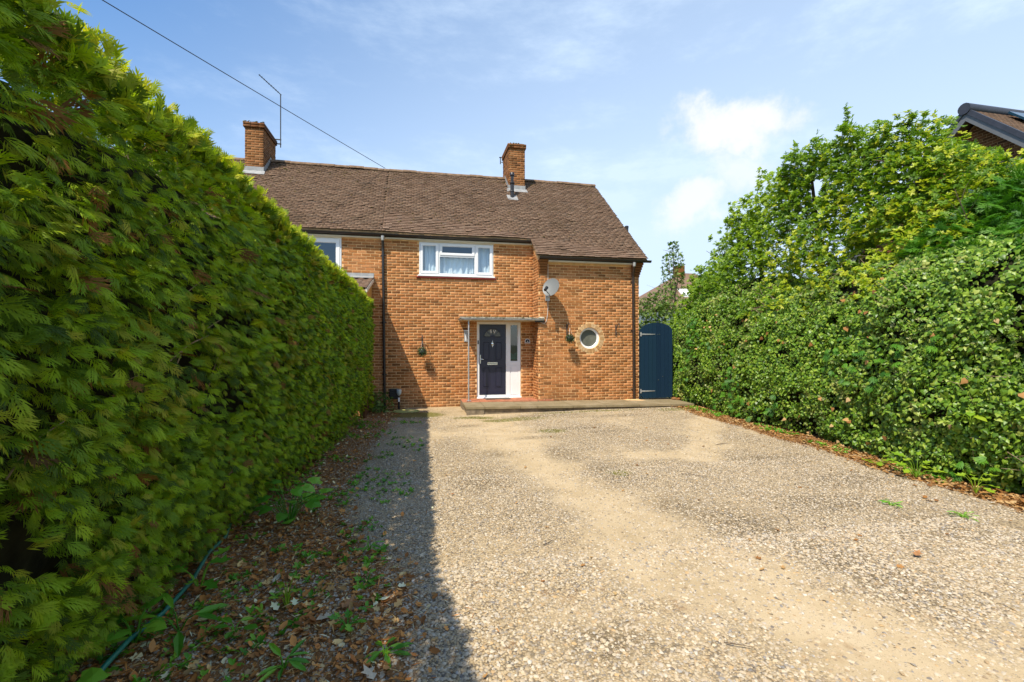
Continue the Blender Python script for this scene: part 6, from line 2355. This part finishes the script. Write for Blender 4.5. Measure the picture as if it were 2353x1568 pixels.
plant('dandelion', 'dandelion rosette in the shaded leaf litter at the bottom of the picture', -0.70, 2.62, 9, 'weed', 0.07, 0.05, 0.13, LANCE, seed=8, upright=.9)
plant('dandelion', 'dandelion rosette nearer the shadow edge than the other', -0.18, 2.62, 9, 'weed', 0.06, 0.05, 0.12, LANCE, seed=9, upright=.9)
plant('feathery_weed', 'feathery green weed between the two dandelions', -0.42, 2.92, 12, 'weed', 0.07, 0.08, 0.07, LOBE, seed=10)
plant('feathery_weed', 'feathery green weed clump farther up the leaf litter', -0.36, 3.45, 12, 'weed', 0.06, 0.09, 0.06, LOBE, seed=11)
plant('grassy_weed', 'tuft of blades in the gravel halfway up the left side', -0.40, 3.95, 9, 'weed', 0.09, 0.05, 0.10, LANCE, seed=12, upright=.2)
plant('grassy_weed', 'low green tuft in the open gravel on the far right', 5.35, 3.55, 12, 'weed', 0.05, 0.07, 0.07, LANCE, seed=13, upright=.2)
plant('grassy_weed', 'low green tuft in the open gravel, second one from the right hedge', 5.0, 3.98, 12, 'weed', 0.05, 0.08, 0.07, LANCE, seed=14, upright=.2)
plant('maple_seedling', 'lime green seedling at the hedge foot, leftmost of the three in the orange litter', 6.50, 5.35, 9, 'seedling', 0.13, 0.15, 0.12, LOBE, 'lime green seedlings at the foot of the ivy hedge', seed=15, cat='seedling')
plant('maple_seedling', 'tallest lime green seedling, middle one of the three at the ivy hedge foot', 6.42, 4.78, 15, 'seedling', 0.30, 0.20, 0.13, LOBE, 'lime green seedlings at the foot of the ivy hedge', seed=16, cat='seedling')
plant('maple_seedling', 'lime green seedling close to the right edge of the picture', 6.40, 4.12, 8, 'seedling', 0.24, 0.13, 0.14, LOBE, 'lime green seedlings at the foot of the ivy hedge', seed=17, cat='seedling')
yv = plant('vine_sprig', 'bright yellow green leaf sprig hanging on the ivy near the right edge', 6.52, 4.24, 7, 'seedling', 0.16, 0.09, 0.12, HEART, seed=18, cat='sprig')
yv.location.z += 0.80


def fallen(label, x, y, mat, s, tm, rot):
    me_ = tmpl_mesh('fallen_leaf', tm, mat)
    o = bpy.data.objects.new('fallen_leaf', me_)
    link(o, None, (x, y, float(gz(x, y)) + 0.022))
    o.rotation_euler = (random.uniform(-.2, .2), random.uniform(-.25, .05), rot)
    o.scale = (s, s, s)
    tag(o, label, 'leaf', 'large dead leaves on the ground')


fallen('bleached pale leaf lying flat among the weeds at the lower left', -0.62, 3.02, 'pale_leaf', 0.115, LOBE, 0.4)
fallen('curled pale leaf beside the tall stemmed seedling', -1.02, 3.55, 'pale_leaf', 0.085, CURL, 1.2)
fallen('torn pale leaf in the litter at the bottom edge', -0.22, 2.42, 'pale_leaf', 0.10, LOBE, 2.2)
fallen('broad orange brown leaf lying near the feathery weed', -0.48, 3.12, 'brown_leaf', 0.11, LOBE, 1.0)
fallen('round tan leaf lying just left of the shadow edge', -0.10, 2.95, 'pale_leaf', 0.06, CURL, -0.6)
fallen('orange leaf on the litter beside the bramble', -1.00, 4.30, 'brown_leaf', 0.075, CURL, 0.2)
fallen('pale pebble like leaf out on the shaded gravel', 0.02, 3.75, 'pale_leaf', 0.065, CURL, 0.9)
fallen('single brown leaf out on the sunny gravel', 3.95, 2.95, 'brown_leaf', 0.085, LOBE, 0.3)


def twig(label, p, L, a, r=0.004):
    pts = [(p[0] + math.cos(a) * L * t + math.sin(a) * 0.02 * math.sin(t * 5), p[1] + math.sin(a) * L * t, float(gz(p[0], p[1])) + 0.014 + 0.008 * math.sin(t * 3)) for t in np.linspace(0, 1, 6)]
    tag(part('fallen_twig', MB().tube(pts, [r, r, r * .9, r * .8, r * .7, r * .4], 5), 'bark'), label, 'twig', 'fallen twigs on the gravel')


twig('thin dark twig lying across the gravel in the middle distance', (3.45, 5.5), 0.30, -0.7)
twig('short twig on the sunlit sand left of the middle', (1.05, 3.75), 0.16, 0.5)
twig('dark twig near the bottom edge of the sunny gravel', (1.75, 2.35), 0.16, -0.6, 0.003)
twig('small twig by the pale sandy patch near the right hedge', (5.0, 6.9), 0.3, 0.1, 0.006)
twig('bent twig in the gravel below the sandy track', (3.5, 3.75), 0.22, 1.0)

# hoses
hz = [(-1.52, 2.0), (-1.56, 2.4), (-1.60, 2.75), (-1.62, 3.0), (-1.60, 3.3), (-1.60, 3.7), (-1.66, 4.1), (-1.68, 4.5), (-1.75, 4.8)]
tag(part('garden_hose', MB().tube([(x, y, float(gz(x, y)) + 0.045 + 0.02 * math.sin(y * 5)) for x, y in hz], 0.014, 10), 'hose_green', None, True), 'sea green garden hose lying along the foot of the conifer hedge', 'hose')
pts = [(-0.92, 12.02, 0.10), (-0.82, 11.90, 0.04), (-0.62, 11.82, 0.03)]
for k in range(46):
    t = k / 45 * 2 * math.pi * 2.4
    pts.append((-0.28 + 0.33 * math.cos(math.pi + t) * (1 - 0.06 * k / 45), 11.86 + 0.17 * math.sin(math.pi + t), 0.03 + 0.02 * k / 45))
tag(part('coiled_hose', MB().tube(pts, 0.011, 6), 'hose_yellow', None, True), 'coil of yellow green hose on the shaded ground below the garden light', 'hose')
# scrubby growth at the foot of the downpipe
scrub = thing('dark_shrub', 'small dark leafy shrub at the foot of the left downpipe', 'shrub', (-1.0, 12.2, 0))
shrub(scrub, 420, (-1.0, 12.15, 0.12), (0.42, 0.4, 0.42), 0.03, 0.055, 'bg_leaf', 0.0, 4.0)
part('stem', MB().tube([(-1.0, 12.15, -0.02), (-0.98, 12.15, 0.3)], [0.012, 0.005], 5), 'bark', scrub)
